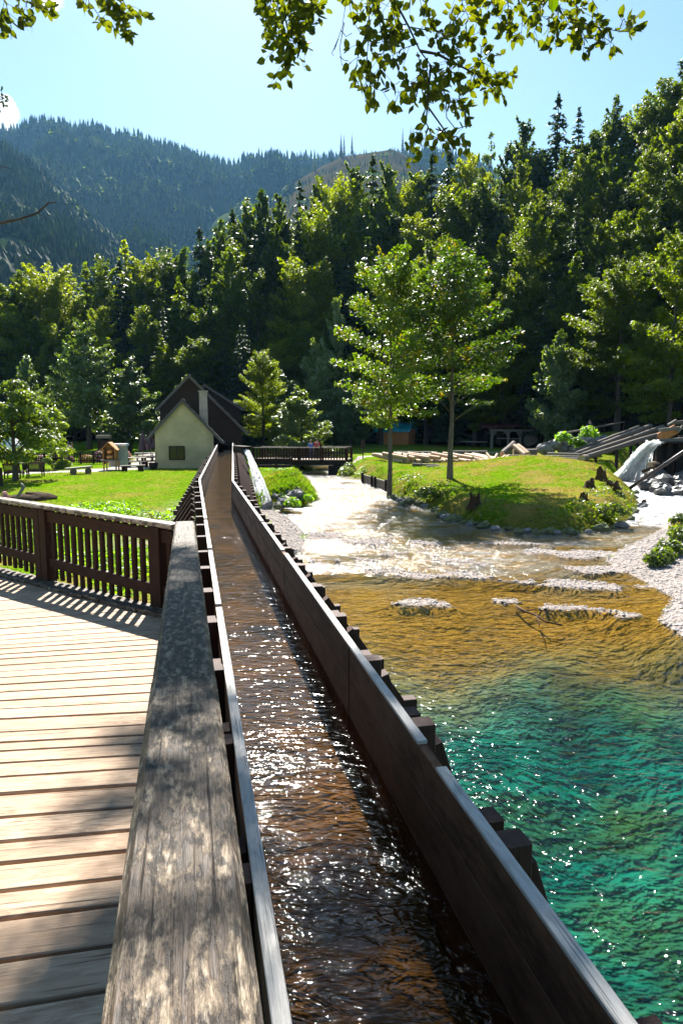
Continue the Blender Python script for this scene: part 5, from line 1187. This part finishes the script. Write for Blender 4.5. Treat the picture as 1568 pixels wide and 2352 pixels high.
hr1 = thing('sloping_handrail', atd(1360, 985, 63), 'single sloping wooden handrail on thin posts above the stone embankment', 'handrail'); p, q = atd(1287, 996, 62.5), atd(1433, 969, 64); MB().tube([p, lerp(p, q, .5), q], .07, 8).build('rail', M['greywood'], hr1)
for k in (.02, .35, .68, .99): e = lerp(p, q, k); MB().bar(Vector((e.x, e.y, tz(e.x, e.y) - .2)), e, .07, .07).build('post', M['barn'], hr1)
hr2 = thing('forest_rail', atd(1070, 1015, 86), 'low barrier rail under the trees behind the logs', 'barrier'); p, q = atd(1025, 1013.5, 86), atd(1118, 1015.5, 84); MB().tube([p, q], .09, 8).build('rail', M['greywood'], hr2)
for k in (.05, .5, .95): e = lerp(p, q, k); MB().bar(Vector((e.x, e.y, tz(e.x, e.y) - .1)), e, .1, .1).build('post', M['barn'], hr2)
def rocks(spots, group, where, mats=('rock',), cat='rock'):
    for i, (p, r, sq) in enumerate(spots):
        m = MB(); m.blob(p, r, RND.randrange(9999), sq, .28, 9, 6); o = m.build('rock', M[mats[i % len(mats)]]); bs = o.modifiers.new('softened', 'BEVEL'); bs.width = r * .12; bs.segments = 1
        wd = {"rock": "grey", "mossrock": "mossy", "wetrock": "dark wet"}[mats[i % len(mats)]]; tag(o, f"{wd} rock {where}, {ORD[i]} counting from the flume side", cat, group)
sp = []
for i in range(26):
    X = 1248 + i * 6.2 + RND.uniform(-2, 2); Y = RND.uniform(1014, 1040) - (8 if i > 12 else 0); y = 59 + RND.uniform(0, 2.0) + (1040 - Y) * .06; sp.append((atd(X, Y, y), RND.uniform(.35, .62), (1.2, .9, .8)))
rocks(sp, 'rocks of the stone embankment', 'in the stone embankment behind the log chute')
for i, (X, Y, r, h, lb) in enumerate([(1292, 1012, .75, .8, 'bright green fern on the stone embankment, by the foot of the sloping handrail'), (1350, 1003, .95, 1.0, 'large bright green fern halfway along the stone embankment'), (1322, 1020, .6, .6, 'small bright green plant between embankment rocks'), (1335, 1026, .55, .5, 'small bright green plant low in the embankment beside the chute')]):
    plant('fern', atd(X, Y, 58.6), r, h, 260, .16, M['fern'], lb, 'plant', 340 + i * 3, group='plants of the embankment')
# weir of dark timbers with the waterfall
weir = thing('timber_weir', atd(1550, 1040, 51), 'dark timber weir structure from which the waterfall pours', 'weir'); wy_ = 51.0
for X in (1512, 1538, 1562, 1590, 1615):
    a, b = atd(X, 1000, wy_ + .6), atd(X, 1112, wy_ + .6); MB().bar(Vector((a.x, a.y, -.3)), a, .3, .3).build('post', M['black'], weir)
for (X0, Y0, X1, Y1, w, h, mt, dy) in ((1505, 1014, 1640, 1004, .3, .3, 'greywood', .2), (1512, 988, 1640, 975, .25, .25, 'greywood', .2), (1545, 972, 1640, 960, .25, .25, 'barklog', 0), (1505, 1060, 1640, 1055, .25, .25, 'black', .6)):
    MB().bar(atd(X0, Y0, wy_ + dy), atd(X1, Y1, wy_ + dy), w, h).build('beam', M[mt], weir)
MB().bar(atd(1512, 1006, wy_ + .3), atd(1552, 985, wy_ + .3), .12, .7).build('board', M['shed'], weir)
MB().bar(atd(1533, 976, wy_), atd(1552, 965, wy_), .14, .14).build('brace', M['greywood'], weir); MB().bar(atd(1556, 992, wy_), atd(1575, 966, wy_), .14, .14).build('brace', M['greywood'], weir)
m = MB()
for i in range(9): a, b = atd(1508 + i * 16, 1014, wy_ + 1.2), atd(1508 + i * 16, 1100, wy_ + 1.2); m.bar(Vector((a.x, a.y, -.4)), a, .5, .1, up=(0, 1, 0))
m.build('back_boards', M['black'], weir)
m = MB(); m.bar(atd(1500, 1016, wy_ + .3), atd(1640, 1012, wy_ + 1.5), 2.6, .12); m.build('trough', M['black'], weir)
water_strands('waterfall', 36, atd(1503, 1014, 50.4), at(1436, 1103, .05), (.42, .6, .12), (.95, .7, 0), .08, .13, .55, 12)
water_strands('waterfall_veil', 16, atd(1514, 1016, 50.3), at(1490, 1092, .1), (.25, .3, .05), (.6, .4, 0), .02, .03, .8, 14)
pp = thing('sloping_pipe', atd(1500, 1080, 44), 'dark pipe slanting down across the foot of the waterfall', 'pipe'); MB().tube([at(1444, 1122, .15), atd(1620, 1003, 40)], .11, 12).build('tube', M['pipe'], pp)
p, q = at(1444, 1122, .15), atd(1620, 1003, 40); MB().tube([lerp(p, q, .5) - (q - p) * .004, lerp(p, q, .5) + (q - p) * .004], .15, 12).build('coupling', M['pipe'], pp)
sp = []
for i in range(30):
    X = 1470 + RND.uniform(0, 110); Y = RND.uniform(1072, 1130); 
    if Y > 1112 and X < 1500: continue
    sp.append((at(X, Y + 8, .15 + (1120 - Y) * .012), RND.uniform(.25, .6), (1.25, 1, .75)))
sp.sort(key=lambda s: s[0].x / s[0].y); rocks(sp, 'rocks under the weir', 'in the rubble under the timber weir', ('wetrock', 'wetrock'))
for i, (X0, Y0, X1, Y1, lb) in enumerate([(1475, 1083, 1521, 1066, 'brown driftwood trunk lying on the rubble under the weir'), (1480, 1090, 1520, 1097, 'pale driftwood pole lying flat on the rubble'), (1492, 1066, 1502, 1080, 'short pale driftwood stick stuck upright in the rubble'), (1488, 1066, 1512, 1064, 'thin driftwood stick on top of the rubble'), (1545, 1128, 1590, 1120, 'broken driftwood heap piece by the stream bank')]):
    m = MB(); p, q = atd(X0, Y0, 48.5), atd(X1, Y1, 49); m.tube([p, lerp(p, q, .5) + Vector((0, 0, .05)), q], [.13, .11, .07], 8); tag(m.build('driftwood', M['log' if i != 0 else 'stumpwood']), lb, 'driftwood', 'driftwood under the weir')
# stumps on the island
def stump(X, Y0, Y1, wpx, label, seed, z=None):
    y = None; p = None
    for yy in np.arange(26, 56, .25):
        d = camdir(X, Y1); x = d.x / d.y * yy; zz = CAMZ + d.z / d.y * yy
        if zz <= tz(x, yy): p = Vector((x, yy, tz(x, yy))); break
    p = p or at(X, Y1, .4); h = (Y1 - Y0) / F * p.y; w = wpx / F * p.y / 2; q = random.Random(seed); n = 14; V = []
    ro = [q.uniform(.8, 1.35) for _ in range(n)]
    for (f, zz) in ((1.5, -.15), (1.1, .12), (.85, .4), (.8, .8)):
        for j in range(n): a = 2 * math.pi * j / n; r = w * (1 + (ro[j] - 1) * f) * (f * .8 + .25); V.append(p + Vector((math.cos(a) * r, math.sin(a) * r, zz * h * (1 + (q.uniform(-.3, .55) if zz > .7 else 0)))))
    V.append(p + Vector((0, 0, h * .55))); k = len(V) - 1
    m = MB(); m.add(V, [(i * n + j, i * n + (j + 1) % n, (i + 1) * n + (j + 1) % n, (i + 1) * n + j) for i in range(3) for j in range(n)] + [(3 * n + j, 3 * n + (j + 1) % n, k) for j in range(n)], [(v.z * 2, v.x, v.y) for v in V]); tag(m.build('tree_stump', M['stumpwood']), label, 'stump')
stump(1380, 1078, 1104, 22, 'tall ragged dark stump on the grassy island mound', 1); stump(1352, 1103, 1122, 20, 'low rotten stump below the tall ragged one', 2); stump(1405, 1106, 1122, 26, 'broad flat mossy stump beside the low rotten one', 6); stump(1339, 1133, 1152, 18, 'small dark stump alone on the lower island slope', 3); stump(1478, 1150, 1164, 11, 'small round brown stump at the stream edge', 4); stump(1089, 1138, 1168, 24, 'tall stump in the shade of the island bank', 5)
# plank retaining wall, sign post
rw = thing('retaining_wall', at(865, 1116, .2), 'grey plank retaining wall holding the island bank at the water', 'wall'); p, q = at(834, 1106.5, 0), at(896, 1128, 0); u = (q - p).normalized(); v = Vector((-u.y, u.x, 0))
m = MB()
for i in range(4): m.bar(p - v * .12 + Vector((0, 0, -.15 + .215 * i)), q - v * .12 + Vector((0, 0, -.15 + .215 * i)), .07, .20)
m.build('boards', M['greywood'], rw)
for k in (.08, .46, .58, .96): a = lerp(p, q, k); MB().bar(a - v * .22 + Vector((0, 0, -.4)), a - v * .22 + Vector((0, 0, .72)), .17, .15, up=v).build('post', M['barn'], rw)
sg = thing('sign_post', atd(833, 1056, 62), 'small brown sign board on a thin post beside the path', 'sign'); a = atd(833, 1056, 62); MB().bar(a - Vector((0, 0, .2)), atd(833, 1012, 62), .09, .09).build('post', M['barn'], sg); MB().bar(atd(833, 1030, 61.9), atd(833, 1013, 61.9), .36, .06, up=(0, 1, 0)).build('board', M['barn'], sg)
# bank rocks and plants by the jet
sp = []
for i in range(16):
    X = 606 + i * 5.5 + RND.uniform(-4, 4); Y = RND.uniform(1128, 1166) + (-6 if X > 660 else 0); sp.append((at(X, Y + 6, .25 + (1165 - Y) * .010), RND.uniform(.16, .36), (1.2, 1, .75)))
rocks(sp, 'rocks of the mossy bank', 'in the mossy bank beside the flume jet', ('rock', 'mossrock'))
for i, (X, Y, r, h) in enumerate([(655, 1155, .42, .4), (672, 1162, .5, .45), (640, 1128, .5, .4), (700, 1148, .5, .35), (668, 1112, .7, .4)]):
    plant('bank_plant', at(X, Y, .3), r, h, 240, .09, M['fern'], f'leafy plant on the mossy bank, {ORD[i]} counting up from the gravel', 'plant', 360 + 3 * i, group='plants of the mossy bank')
for i, (X, Y, r, h) in enumerate([(1505, 1292, .38, .3), (1535, 1268, .5, .45), (1566, 1235, .55, .55), (1562, 1200, .45, .4), (1522, 1282, .4, .35)]):
    plant('bank_plant', at(X, Y, .25), r, h, 300, .10, M['leaf_fruit'], f'broad leaved plant on the stream bank, {ORD[i]} counting up from the gravel shore', 'plant', 390 + 3 * i, group='plants of the stream bank')
for i, (X, Y, r, h, lb) in enumerate([(800, 1078, .7, .6, 'leafy plant clump on the bank between footbridge and retaining wall'), (795, 1092, .7, .7, 'low plant clump beside the footbridge pier'), (1060, 1135, .8, .5, 'tussock on the shaded island bank under the slender tree'), (980, 1140, .8, .5, 'tussock by the water between the two slender trees'), (1400, 1180, .8, .5, 'tussock on the sunny island slope above the water')]):
    plant('plant_clump', at(X, Y, .5), r, h, 420, .10, M['leaf_fruit'], lb, 'plant', 420 + 3 * i, group='plants of the island bank')

# stones along the island waterline, a drowned branch in the shallows
sp = []
WL = [(906, 1147), (925, 1146), (960, 1160), (1000, 1178), (1030, 1193), (1070, 1202), (1100, 1208), (1150, 1215), (1200, 1221), (1250, 1226), (1290, 1227), (1340, 1224), (1400, 1218), (1447, 1195), (1468, 1163), (1455, 1130)]
for i in range(32):
    f = i / 31 * (len(WL) - 1); k = min(int(f), len(WL) - 2); X = WL[k][0] + (WL[k + 1][0] - WL[k][0]) * (f - k) + RND.uniform(-6, 6); Y = WL[k][1] + (WL[k + 1][1] - WL[k][1]) * (f - k) + RND.uniform(-5, 3)
    sp.append((at(X, Y, .03), RND.uniform(.10, .26) * (1.5 if RND.random() < .15 else 1), (1.3, 1, .7)))
rocks(sp, 'stones along the island waterline', 'at the waterline of the grassy island', ('mossrock', 'mossrock', 'rock'), 'stone')
db = thing('sunken_branch', at(1215, 1412, -.02), 'dark forked branch lying in the amber shallows before the gravel bars', 'branch')
for pts, r in (([(1185, 1392), (1205, 1404), (1228, 1412), (1252, 1428), (1290, 1436)], .030), ([(1205, 1404), (1222, 1400), (1240, 1402)], .016), ([(1228, 1412), (1236, 1424), (1238, 1438)], .016)):
    m = MB(); m.tube([at(X, Y, .01 + .02 * math.sin(i)) for i, (X, Y) in enumerate(pts)], [r * (1 - .6 * i / len(pts)) for i in range(len(pts))], 6); m.build('stick', M['stumpwood'], db)
# ------------------------------------------------------------------ grass, pebbles
def blades(name, region, n, size, mat, seed, cond):
    r = np.random.default_rng(seed); (x0, x1, y0, y1) = region; x = r.uniform(x0, x1, n); y = r.uniform(y0, y1, n); z, dl, dr, df, *_ = terrain(x, y); k = cond(x, y, dl, dr, df); x, y, z = x[k], y[k], z[k]; n = len(x)
    patch = fbm(x * .8, y * .8, seed); h = size * r.uniform(.5, 1.3, n) * (.5 + patch); a = r.uniform(0, 6.3, n); w = h * .33; lean = r.normal(size=(n, 2)) * h[:, None] * .45
    V = np.stack([np.stack([x - np.cos(a) * w, y - np.sin(a) * w, z - .01], 1), np.stack([x + np.cos(a) * w, y + np.sin(a) * w, z - .01], 1), np.stack([x + lean[:, 0] + np.cos(a) * w * .3, y + lean[:, 1] + np.sin(a) * w * .3, z + h * .8], 1), np.stack([x + lean[:, 0] * 1.3, y + lean[:, 1] * 1.3, z + h], 1)], 1).reshape(-1, 3)
    tag(link(name, np_mesh(name, V, np.arange(len(V)).reshape(-1, 4), mat)), kind='stuff')
def grassmat():
    t = NT('grass_blades'); p = t.pos(); n = t.noise(p, .45, 5, .6); n2 = t.noise(p, 3.5, 4, .7); c = t.mix(t.ramp(n2, .35, .65), (.075, .165, .003), (.185, .30, .008)); c = t.mix(t.ramp(t.math('ADD', t.math('ADD', n, t.math('MULTIPLY', t.math('SUBTRACT', n2, .5), .5)), t.ramp(t.node('ShaderNodeSeparateXYZ', {0: p}).outputs[0], 3, 10, 0, .15)), .46, .64, 0, .9), c, (.27, .21, .045))
    tr = t.node('ShaderNodeBsdfTranslucent', {'Color': t.mix(1, c, (1.6, 1.6, .8), 'MULTIPLY')}).outputs[0]; return t.done(t.node('ShaderNodeMixShader', {0: .4, 1: t.pbsdf(c, .6, .3), 2: tr}).outputs[0])
M['grass'] = grassmat()
np_path = lambda x, y: np.minimum(pdist(PATH_L, x, y), pdist(PATH_R, x, y) + .7) > 1.6
blades('grass', (-24, 1, 12, 56), 60000, .06, M['grass'], 11, lambda x, y, dl, dr, df: (dl > .5) & np_path(x, y) & ~((y > 20) & (y < 34) & (x > -6)))
blades('grass', (0, 24, 27, 62), 60000, .065, M['grass'], 12, lambda x, y, dl, dr, df: (dr > .25) & np_path(x, y))
blades('grass', (-4.5, 0, 33, 50), 9000, .16, M['grass'], 13, lambda x, y, dl, dr, df: (dl > .1))
blades('grass', (8, 30, 26, 52), 16000, .22, M['grass'], 14, lambda x, y, dl, dr, df: (df > .5) & (y > 25.5))
def weeds(name, seed, n, region, cond, mat):
    L = Leaves(seed); r = L.r; (x0, x1, y0, y1) = region; x, y = r.uniform(x0, x1, n), r.uniform(y0, y1, n); z, dl, dr, df, *_ = terrain(x, y); pt = fbm(x * .7, y * .7, seed); k = cond(x, y, dl, dr, df) & (pt > .5); x, y, z, pt = x[k], y[k], z[k], pt[k]
    P = np.stack([x, y, z + r.uniform(.02, .28, len(x)) * (pt - .38) * 3], 1); L.quads(P, r.normal(size=(len(x), 3)) * .5 + np.array([0, 0, .8]), .075, .6); tag(link(name, L.mesh(name, mat)), kind='stuff')
weeds('ground_plants', 51, 26000, (-17, -3, 13, 31), lambda x, y, dl, dr, df: dl > .6, M['fern'])
weeds('ground_plants', 52, 11000, (2, 18, 27, 46), lambda x, y, dl, dr, df: (dr > .05) & (dr < 2.2) & ~((x > .8) & (x < 3.4) & (y > 38)), M['leaf_fruit'])
weeds('ground_plants', 53, 9000, (-6, 2, 50, 62), lambda x, y, dl, dr, df: (dl > .1) | (dr > .1), M['fern'])
weeds('ground_plants', 54, 14000, (10, 30, 26, 52), lambda x, y, dl, dr, df: (df > .8) & (y > 26), M['leaf_fruit'])
def pebbles(n, seed):
    r = np.random.default_rng(seed); x = r.uniform(-6, 15, n); y = r.uniform(13.5, 33, n); z, dl, dr, df, *_ = terrain(x, y); k = (z > -.005) & (((df > -1.5) & (y < 27)) | ((dl > -1.5) & (x > -5.5) & (y > 20)) | ((dl < -.3) & (dr < -.3) & (df < -.3))) & (np.abs(x) < .58 * y)
    x, y, z = x[k], y[k], z[k]; n = len(x); s = r.uniform(.008, .030, n) * (1 + r.uniform(0, 1, n) ** 8 * 2.0); oct_ = np.array([[1, 0, 0], [0, 1, 0], [-1, 0, 0], [0, -1, 0], [0, 0, .55], [0, 0, -.5], [.66, .66, .1], [-.66, .66, .1], [-.66, -.66, .1], [.66, -.66, .1]])
    V = (np.stack([x, y, z + s * .2], 1)[:, None] + oct_[None] * (s[:, None] * r.uniform(.7, 1.25, (n, 10)))[:, :, None]).reshape(-1, 3); fs = []
    rg = [0, 6, 1, 7, 2, 8, 3, 9]
    for a, b in zip(rg, rg[1:] + rg[:1]): fs += [(a, b, 4), (b, a, 5)]
    Q = (np.arange(n)[:, None, None] * 10 + np.array(fs)[None]).reshape(-1, 3); t = NT('pebble_stone'); c = t.mix(t.vor(t.pos(), 14.0)[0], (.18, .15, .13), (.56, .50, .46)); tag(link('pebbles', np_mesh('pebbles', V, Q, t.done(t.pbsdf(c, .8, .3)))), kind='stuff')
pebbles(90000, 21)

# ------------------------------------------------------------------ tree that overhangs the boardwalk (its stem stands outside the picture)
class Spray:
    def __init__(s, seed): s.r = np.random.default_rng(seed); s.B = []; s.D = []; s.N = []; s.S = []
    def leaf(s, p, d, n, size): s.B.append(p); s.D.append(d); s.N.append(n); s.S.append(size)
    def twig(s, mb, pts, r0, size=.080, dens=.025, shoot=.6):
        P = [np.array(q) for q in pts]; rr = [max(.0016, r0 * (1 - .8 * i / (len(P) - 1))) for i in range(len(P))]; mb.tube([Vector(q) for q in P], rr, 5)
        for a, b in zip(P[:-1], P[1:]):
            L = np.linalg.norm(b - a); k = max(1, int(L / dens)); t = (b - a) / L
            for i in range(k):
                o = a + (b - a) * (i + s.r.uniform(0, 1)) / k; side = s.r.normal(size=3); side -= side.dot(t) * t; side /= np.linalg.norm(side)
                if s.r.uniform() < shoot:
                    ln = s.r.uniform(.05, .19); e = o + (side * .8 + t * .6 + np.array([0, 0, -.15])) * ln; mb.tube([Vector(o), Vector((o + e) / 2 + np.array([0, 0, .008])), Vector(e)], [.0022, .0018, .001], 4)
                    for j in range(s.r.integers(2, 5)): q = o + (e - o) * s.r.uniform(.35, 1.0); d = (e - o) / ln * .6 + s.r.normal(size=3) * .6; s.leaf(q, d, s.r.normal(size=3) * .65 + np.array([0, -.75, -.05]), size * s.r.uniform(.75, 1.2))
                else: s.leaf(o, side + t * .5 + s.r.normal(size=3) * .3 - np.array([0, 0, .2]), s.r.normal(size=3) * .65 + np.array([0, -.75, -.05]), size * s.r.uniform(.75, 1.2))
    def clump(s, c, R, n, size=.085):
        for i in range(n): o = s.r.normal(size=3) * R * .5; s.leaf(np.array(c) + o * np.array([1, 1, .7]), s.r.normal(size=3), s.r.normal(size=3) * .6 + np.array([0, -.2, .8]), size * s.r.uniform(.8, 1.3))
    def mesh(s, name, mat):
        B, D, N, S = (np.array(q, float) for q in (s.B, s.D, s.N, s.S)); D /= np.linalg.norm(D, axis=1, keepdims=True); N -= (N * D).sum(1, keepdims=True) * D; N /= np.linalg.norm(N, axis=1, keepdims=True); W_ = np.cross(D, N); S = S[:, None]
        c = lambda u, w, h: B + D * S * u + W_ * S * w + N * S * h
        fold = s.r.uniform(.02, .14, (len(B), 1))
        V = np.stack([c(0, 0, 0), c(.3, 0, -fold), c(.68, 0, -fold), c(1, 0, -.06), c(.27, .31, .02), c(.64, .27, .02), c(.27, -.31, .02), c(.64, -.27, .02)], 1).reshape(-1, 3)
        T = np.array([(0, 1, 4), (1, 2, 4), (2, 5, 4), (2, 3, 5), (0, 6, 1), (1, 6, 2), (2, 6, 7), (2, 7, 3)]); Q = (np.arange(len(B))[:, None, None] * 8 + T[None]).reshape(-1, 3)
        return np_mesh(name, V, Q, mat)
TB = Vector((-9.5, 8.2, tz(-9.5, 8.2)))
over = thing('overhanging_tree', TB, 'leafy tree whose sunlit branches hang into view above the water', 'tree')
tr = MB(); tr.tube([TB - Vector((0, 0, .5)), TB + Vector((.1, 0, 2)), TB + Vector((.3, .1, 6)), TB + Vector((.5, .3, 11)), TB + Vector((.6, .4, 17))], [.48, .36, .30, .22, .06], 12, jit=.06); tr.build('trunk', M['bark'], over)
def limb(pts, r0, r1=.02):
    P = [Vector(q) for q in pts]; out = []
    for i in range(len(P) - 1):
        for k in range(5): t = k / 5; out.append(lerp(P[i], P[i + 1], t) + Vector((RND.uniform(-1, 1), RND.uniform(-1, 1), RND.uniform(-1, 1))) * .05)
    out.append(P[-1]); n = len(out); m = MB(); m.tube(out, [r0 + (r1 - r0) * i / (n - 1) for i in range(n)], 7); m.build('limb', M['bark'], over); return out
hubA, hubB, hubC, hubD = Vector((-3.4, 6.3, 9.6)), Vector((.4, 6.4, 9.6)), Vector((2.6, 6.6, 9.4)), Vector((.2, 13.0, 14.2))
limb([TB + Vector((.3, .1, 6.4)), (-6.0, 7.2, 9.2), hubA], .12, .035); limb([TB + Vector((.4, .2, 8.0)), (-5.0, 7.0, 10.6), (-1.8, 6.6, 10.2), hubB], .14, .03); limb([hubB, (1.5, 6.5, 9.9), hubC], .035, .012); limb([TB + Vector((.5, .3, 10)), (-5, 10, 13.2), hubD], .13, .03)
SPR = {  # hanging twigs traced from the photograph: (photo x, photo y) pairs and the distance they hang at
 'a': (6.0, hubA, [[(-25, -60), (15, 10), (28, 66)], [(-30, -30), (-5, 30), (5, 72)], [(10, -50), (60, 5), (112, 22)], [(40, -40), (80, 8), (98, 28)]]),
 'b': (6.2, hubA, [[(225, -70), (262, 15), (300, 86)], [(195, -50), (205, 5), (218, 22)], [(260, -50), (290, 15), (314, 42)], [(240, -30), (250, 30), (268, 60)]]),
 'c': (6.0, hubB, [[(685, -70), (655, 30), (640, 110), (652, 176)], [(700, -60), (718, 10), (738, 52)], [(620, -60), (604, 0), (622, 72)], [(690, -50), (700, 40), (668, 140)], [(650, -50), (632, 40), (640, 120)], [(660, -40), (672, 60), (660, 150)], [(640, -60), (618, 20), (612, 50)], [(675, -60), (690, 60), (700, 92)]]),
 'd': (6.1, hubB, [[(850, -50), (845, 98), (840, 170), (838, 234)], [(860, -40), (878, 98), (884, 172)], [(890, -40), (905, 40), (915, 82)], [(845, 60), (822, 130), (810, 190)], [(842, 180), (862, 205), (878, 208)], [(790, -30), (812, 8), (828, 26)], [(930, -40), (980, 10), (985, 45)], [(880, 80), (900, 110), (905, 120)], [(958, 120), (965, 150), (958, 222)], [(958, 190), (925, 210), (910, 212)], [(985, 148), (1010, 160), (1045, 168)], [(982, 219), (1000, 212), (1012, 215)], [(985, 150), (1023, 219), (1050, 250), (1072, 258)], [(1025, 235), (1050, 235), (1068, 262)],
                [(978, 281), (960, 310), (940, 340)], [(980, 285), (990, 310), (1012, 322), (1030, 330)], [(1000, 296), (1040, 312), (1068, 322)], [(976, 300), (985, 330), (965, 335)], [(982, 150), (975, 185), (990, 230)], [(940, 62), (975, 68), (1003, 70), (1060, 92), (1105, 72)], [(1003, 70), (1030, 90), (1050, 96)], [(1003, 121), (1054, 150), (1090, 170), (1160, 185)], [(1090, 168), (1120, 200), (1150, 200)], [(1075, 160), (1120, 130), (1150, 125)], [(1100, 145), (1105, 110), (1100, 100)], [(1090, 170), (1085, 200), (1078, 212)], [(935, 55), (900, 60), (880, 90)], [(960, 100), (930, 110), (895, 130)]]),
 'e': (6.0, hubC, [[(1050, -40), (1062, 10), (1080, 50)], [(1080, -40), (1100, 10), (1110, 50)], [(1120, -40), (1130, 10), (1140, 40)], [(1060, 20), (1045, 45), (1040, 62)]]),
 'f': (5.9, hubC, [[(1250, -60), (1290, 30), (1330, 100)], [(1180, -50), (1200, 40), (1195, 90)], [(1285, 10), (1272, 70), (1276, 114)], [(1300, 40), (1370, 62), (1420, 72), (1452, 74)], [(1372, 62), (1388, 80), (1384, 104)], [(1160, -40), (1168, 30), (1172, 75)], [(1230, -50), (1240, 30), (1222, 86)], [(1340, -40), (1362, 5), (1372, 20)], [(1420, 70), (1430, 45), (1432, 42)], [(1210, -40), (1220, 20), (1262, 50)], [(1320, 50), (1340, 80), (1342, 104)], [(1260, -40), (1310, 0), (1340, 30)]])}
MAIN = [[(915, -60), (905, 0), (937, 59), (964, 117), (989, 150)], [(964, 117), (1003, 124), (1054, 150), (1090, 170)], [(989, 150), (982, 219), (978, 285)], [(982, 245), (1019, 297), (1034, 324)], [(989, 152), (1023, 219), (1025, 270), (1046, 297), (1068, 290)]]
for key, (y, hub, tw) in SPR.items():
    s = Spray(500 + ord(key)); m = MB()
    for pts in tw:
        yy = y + RND.uniform(-.35, .35); P = []
        for i, (X, Y) in enumerate(pts):
            P.append(atd(X, Y, yy + RND.uniform(-.06, .06)))
        if pts[0][1] < 0: m.tube([hub, lerp(hub, P[0], .5) + Vector((0, 0, .25)), P[0]], [.012, .009, .005], 5)
        s.twig(m, P, .005)
    if key == 'd':
        for i, pts in enumerate(MAIN):
            P = [atd(X, Y, 6.1) for X, Y in pts]; m.tube(([hub] if i == 0 else []) + P, [(.013, .012, .010, .008, .006, .004)[min(5, k + i)] for k in range(len(P) + (i == 0))], 6)
    br = m.build('branch', M['bark'], over); adopt(link('leaves', s.mesh('leaves', M['leaf_over'])), br)
m = MB()     # bare twigs
for pts, y in (([(800, -30), (792, 20), (786, 60), (768, 115)], 6.0), ([(790, 52), (780, 110), (785, 150), (798, 146)], 6.0), ([(783, 70), (795, 84), (808, 76)], 6.0), ([(776, 90), (762, 122), (766, 128)], 6.0), ([(780, 130), (790, 138), (800, 140)], 6.0), ([(800, -30), (806, 40), (830, 80)], 6.0)):
    P = [atd(X, Y, y) for X, Y in pts]; m.tube(([hubB] if pts[0][1] < 0 else []) + P, [.0045] + [.0026] * (len(P) - 1 + (pts[0][1] < 0)), 5)
m.build('bare_twig', M['bark'], over)
m = MB(); lo = TB + Vector((.2, .1, 4.6))
for pts, y, r in (([(-60, 520), (0, 513), (45, 503), (85, 490), (112, 466), (128, 464)], 8.0, .016), ([(85, 489), (105, 500), (112, 508)], 8.0, .005), ([(20, 508), (24, 500), (30, 512)], 8.0, .006), ([(50, 500), (52, 515)], 8.0, .005), ([(-40, 395), (5, 382), (30, 388)], 8.0, .006)):
    P = [atd(X, Y, y) for X, Y in pts]; m.tube(([lo] if pts[0][0] < -10 else []) + P, [r * 1.4] * (pts[0][0] < -10) + [r * (1 - .7 * i / len(P)) for i in range(len(P))], 6)
s = Spray(560)
for pts in ([(-40, 250), (5, 235), (20, 226)], [(-30, 225), (4, 228), (14, 246)]):
    P = [atd(X, Y, 8.0) for X, Y in pts]; s.twig(m, [lo + Vector((0, 0, 2))] + P, .006, .05, .03) if 0 else s.twig(m, P, .006, .045, .02)
br = m.build('branch', M['bark'], over); adopt(link('leaves', s.mesh('leaves', M['leaf_spruce'])), br)
# upper foliage that throws the dappled shade over the rail and the near planks
s = Spray(570); m = MB(); rr_ = random.Random(31); cnt = 0
DAP = [(rr_.uniform(-2.6, 1.6), rr_.uniform(-1.2, 3.4)) for _ in range(58)] + [(-.229 * q - .15 + rr_.uniform(-.25, .25), q) for q in [rr_.uniform(.2, 3.3) for _ in range(13)]] + [(-.229 * yq + rr_.uniform(-.35, .35), yq) for yq in (3.5, 3.75, 4.0, 4.3, 4.55, 4.8, 5.05, 5.3, 5.5)] + [(rr_.uniform(-.5, 1.4), rr_.uniform(3.0, 4.6)) for _ in range(16)] + [(rr_.uniform(-.2, 2.4), rr_.uniform(-1.0, 3.2)) for _ in range(46)] + [(rr_.uniform(-2.0, -.7), rr_.uniform(2.9, 4.0)) for _ in range(6)] + [(.34 - .22 * (q - 2.1) + .55 + rr_.uniform(-.8, .8) - .17, q + 1.52) for q in [rr_.uniform(.8, 4.7) for _ in range(21)]]
for (x, y) in DAP:
    if -.45 < x < 3.2 and .6 < y < 3.3: continue      # the hanging branches already shade this part
    t = max(5.2, 4.5 + 2.75 * y) + rr_.uniform(0, .6); c = Vector((x, y, 3.42)) + SUNV * t
    if c.y > .5 and (c.z - CAMZ - .35) / c.y < .60 and abs(c.x / c.y) < .6: continue
    R = rr_.uniform(.22, .46); s.clump(c, R, int(640 * R), .09); h = min((hubA, hubB, hubC, hubD), key=lambda q: (q - c).length); m.tube([h, lerp(h, c, .5) + Vector((0, 0, .2)), c], [.02, .014, .004], 5); cnt += 1
br = m.build('branch', M['bark'], over); adopt(link('leaves', s.mesh('leaves', M['leaf_dark'])), br)

# ------------------------------------------------------------------ haze over the whole valley
hz = MB(); a, b = Vector((-3000, -300, -4.3)), Vector((3000, 3000, 860))
V = [(x, y, z) for z in (a.z, b.z) for y in (a.y, b.y) for x in (a.x, b.x)]
hz.add(V, [(0, 2, 3, 1), (4, 5, 7, 6), (0, 1, 5, 4), (2, 6, 7, 3), (0, 4, 6, 2), (1, 3, 7, 5)])
t = NT('haze_air'); pv = t.node('ShaderNodeVolumePrincipled', {'Color': (.24, .56, .98), 'Density': .000062, 'Anisotropy': .25}); t.l.new(pv.outputs[0], t.out.inputs['Volume'])
tag(hz.build('haze', t.m), kind='stuff')
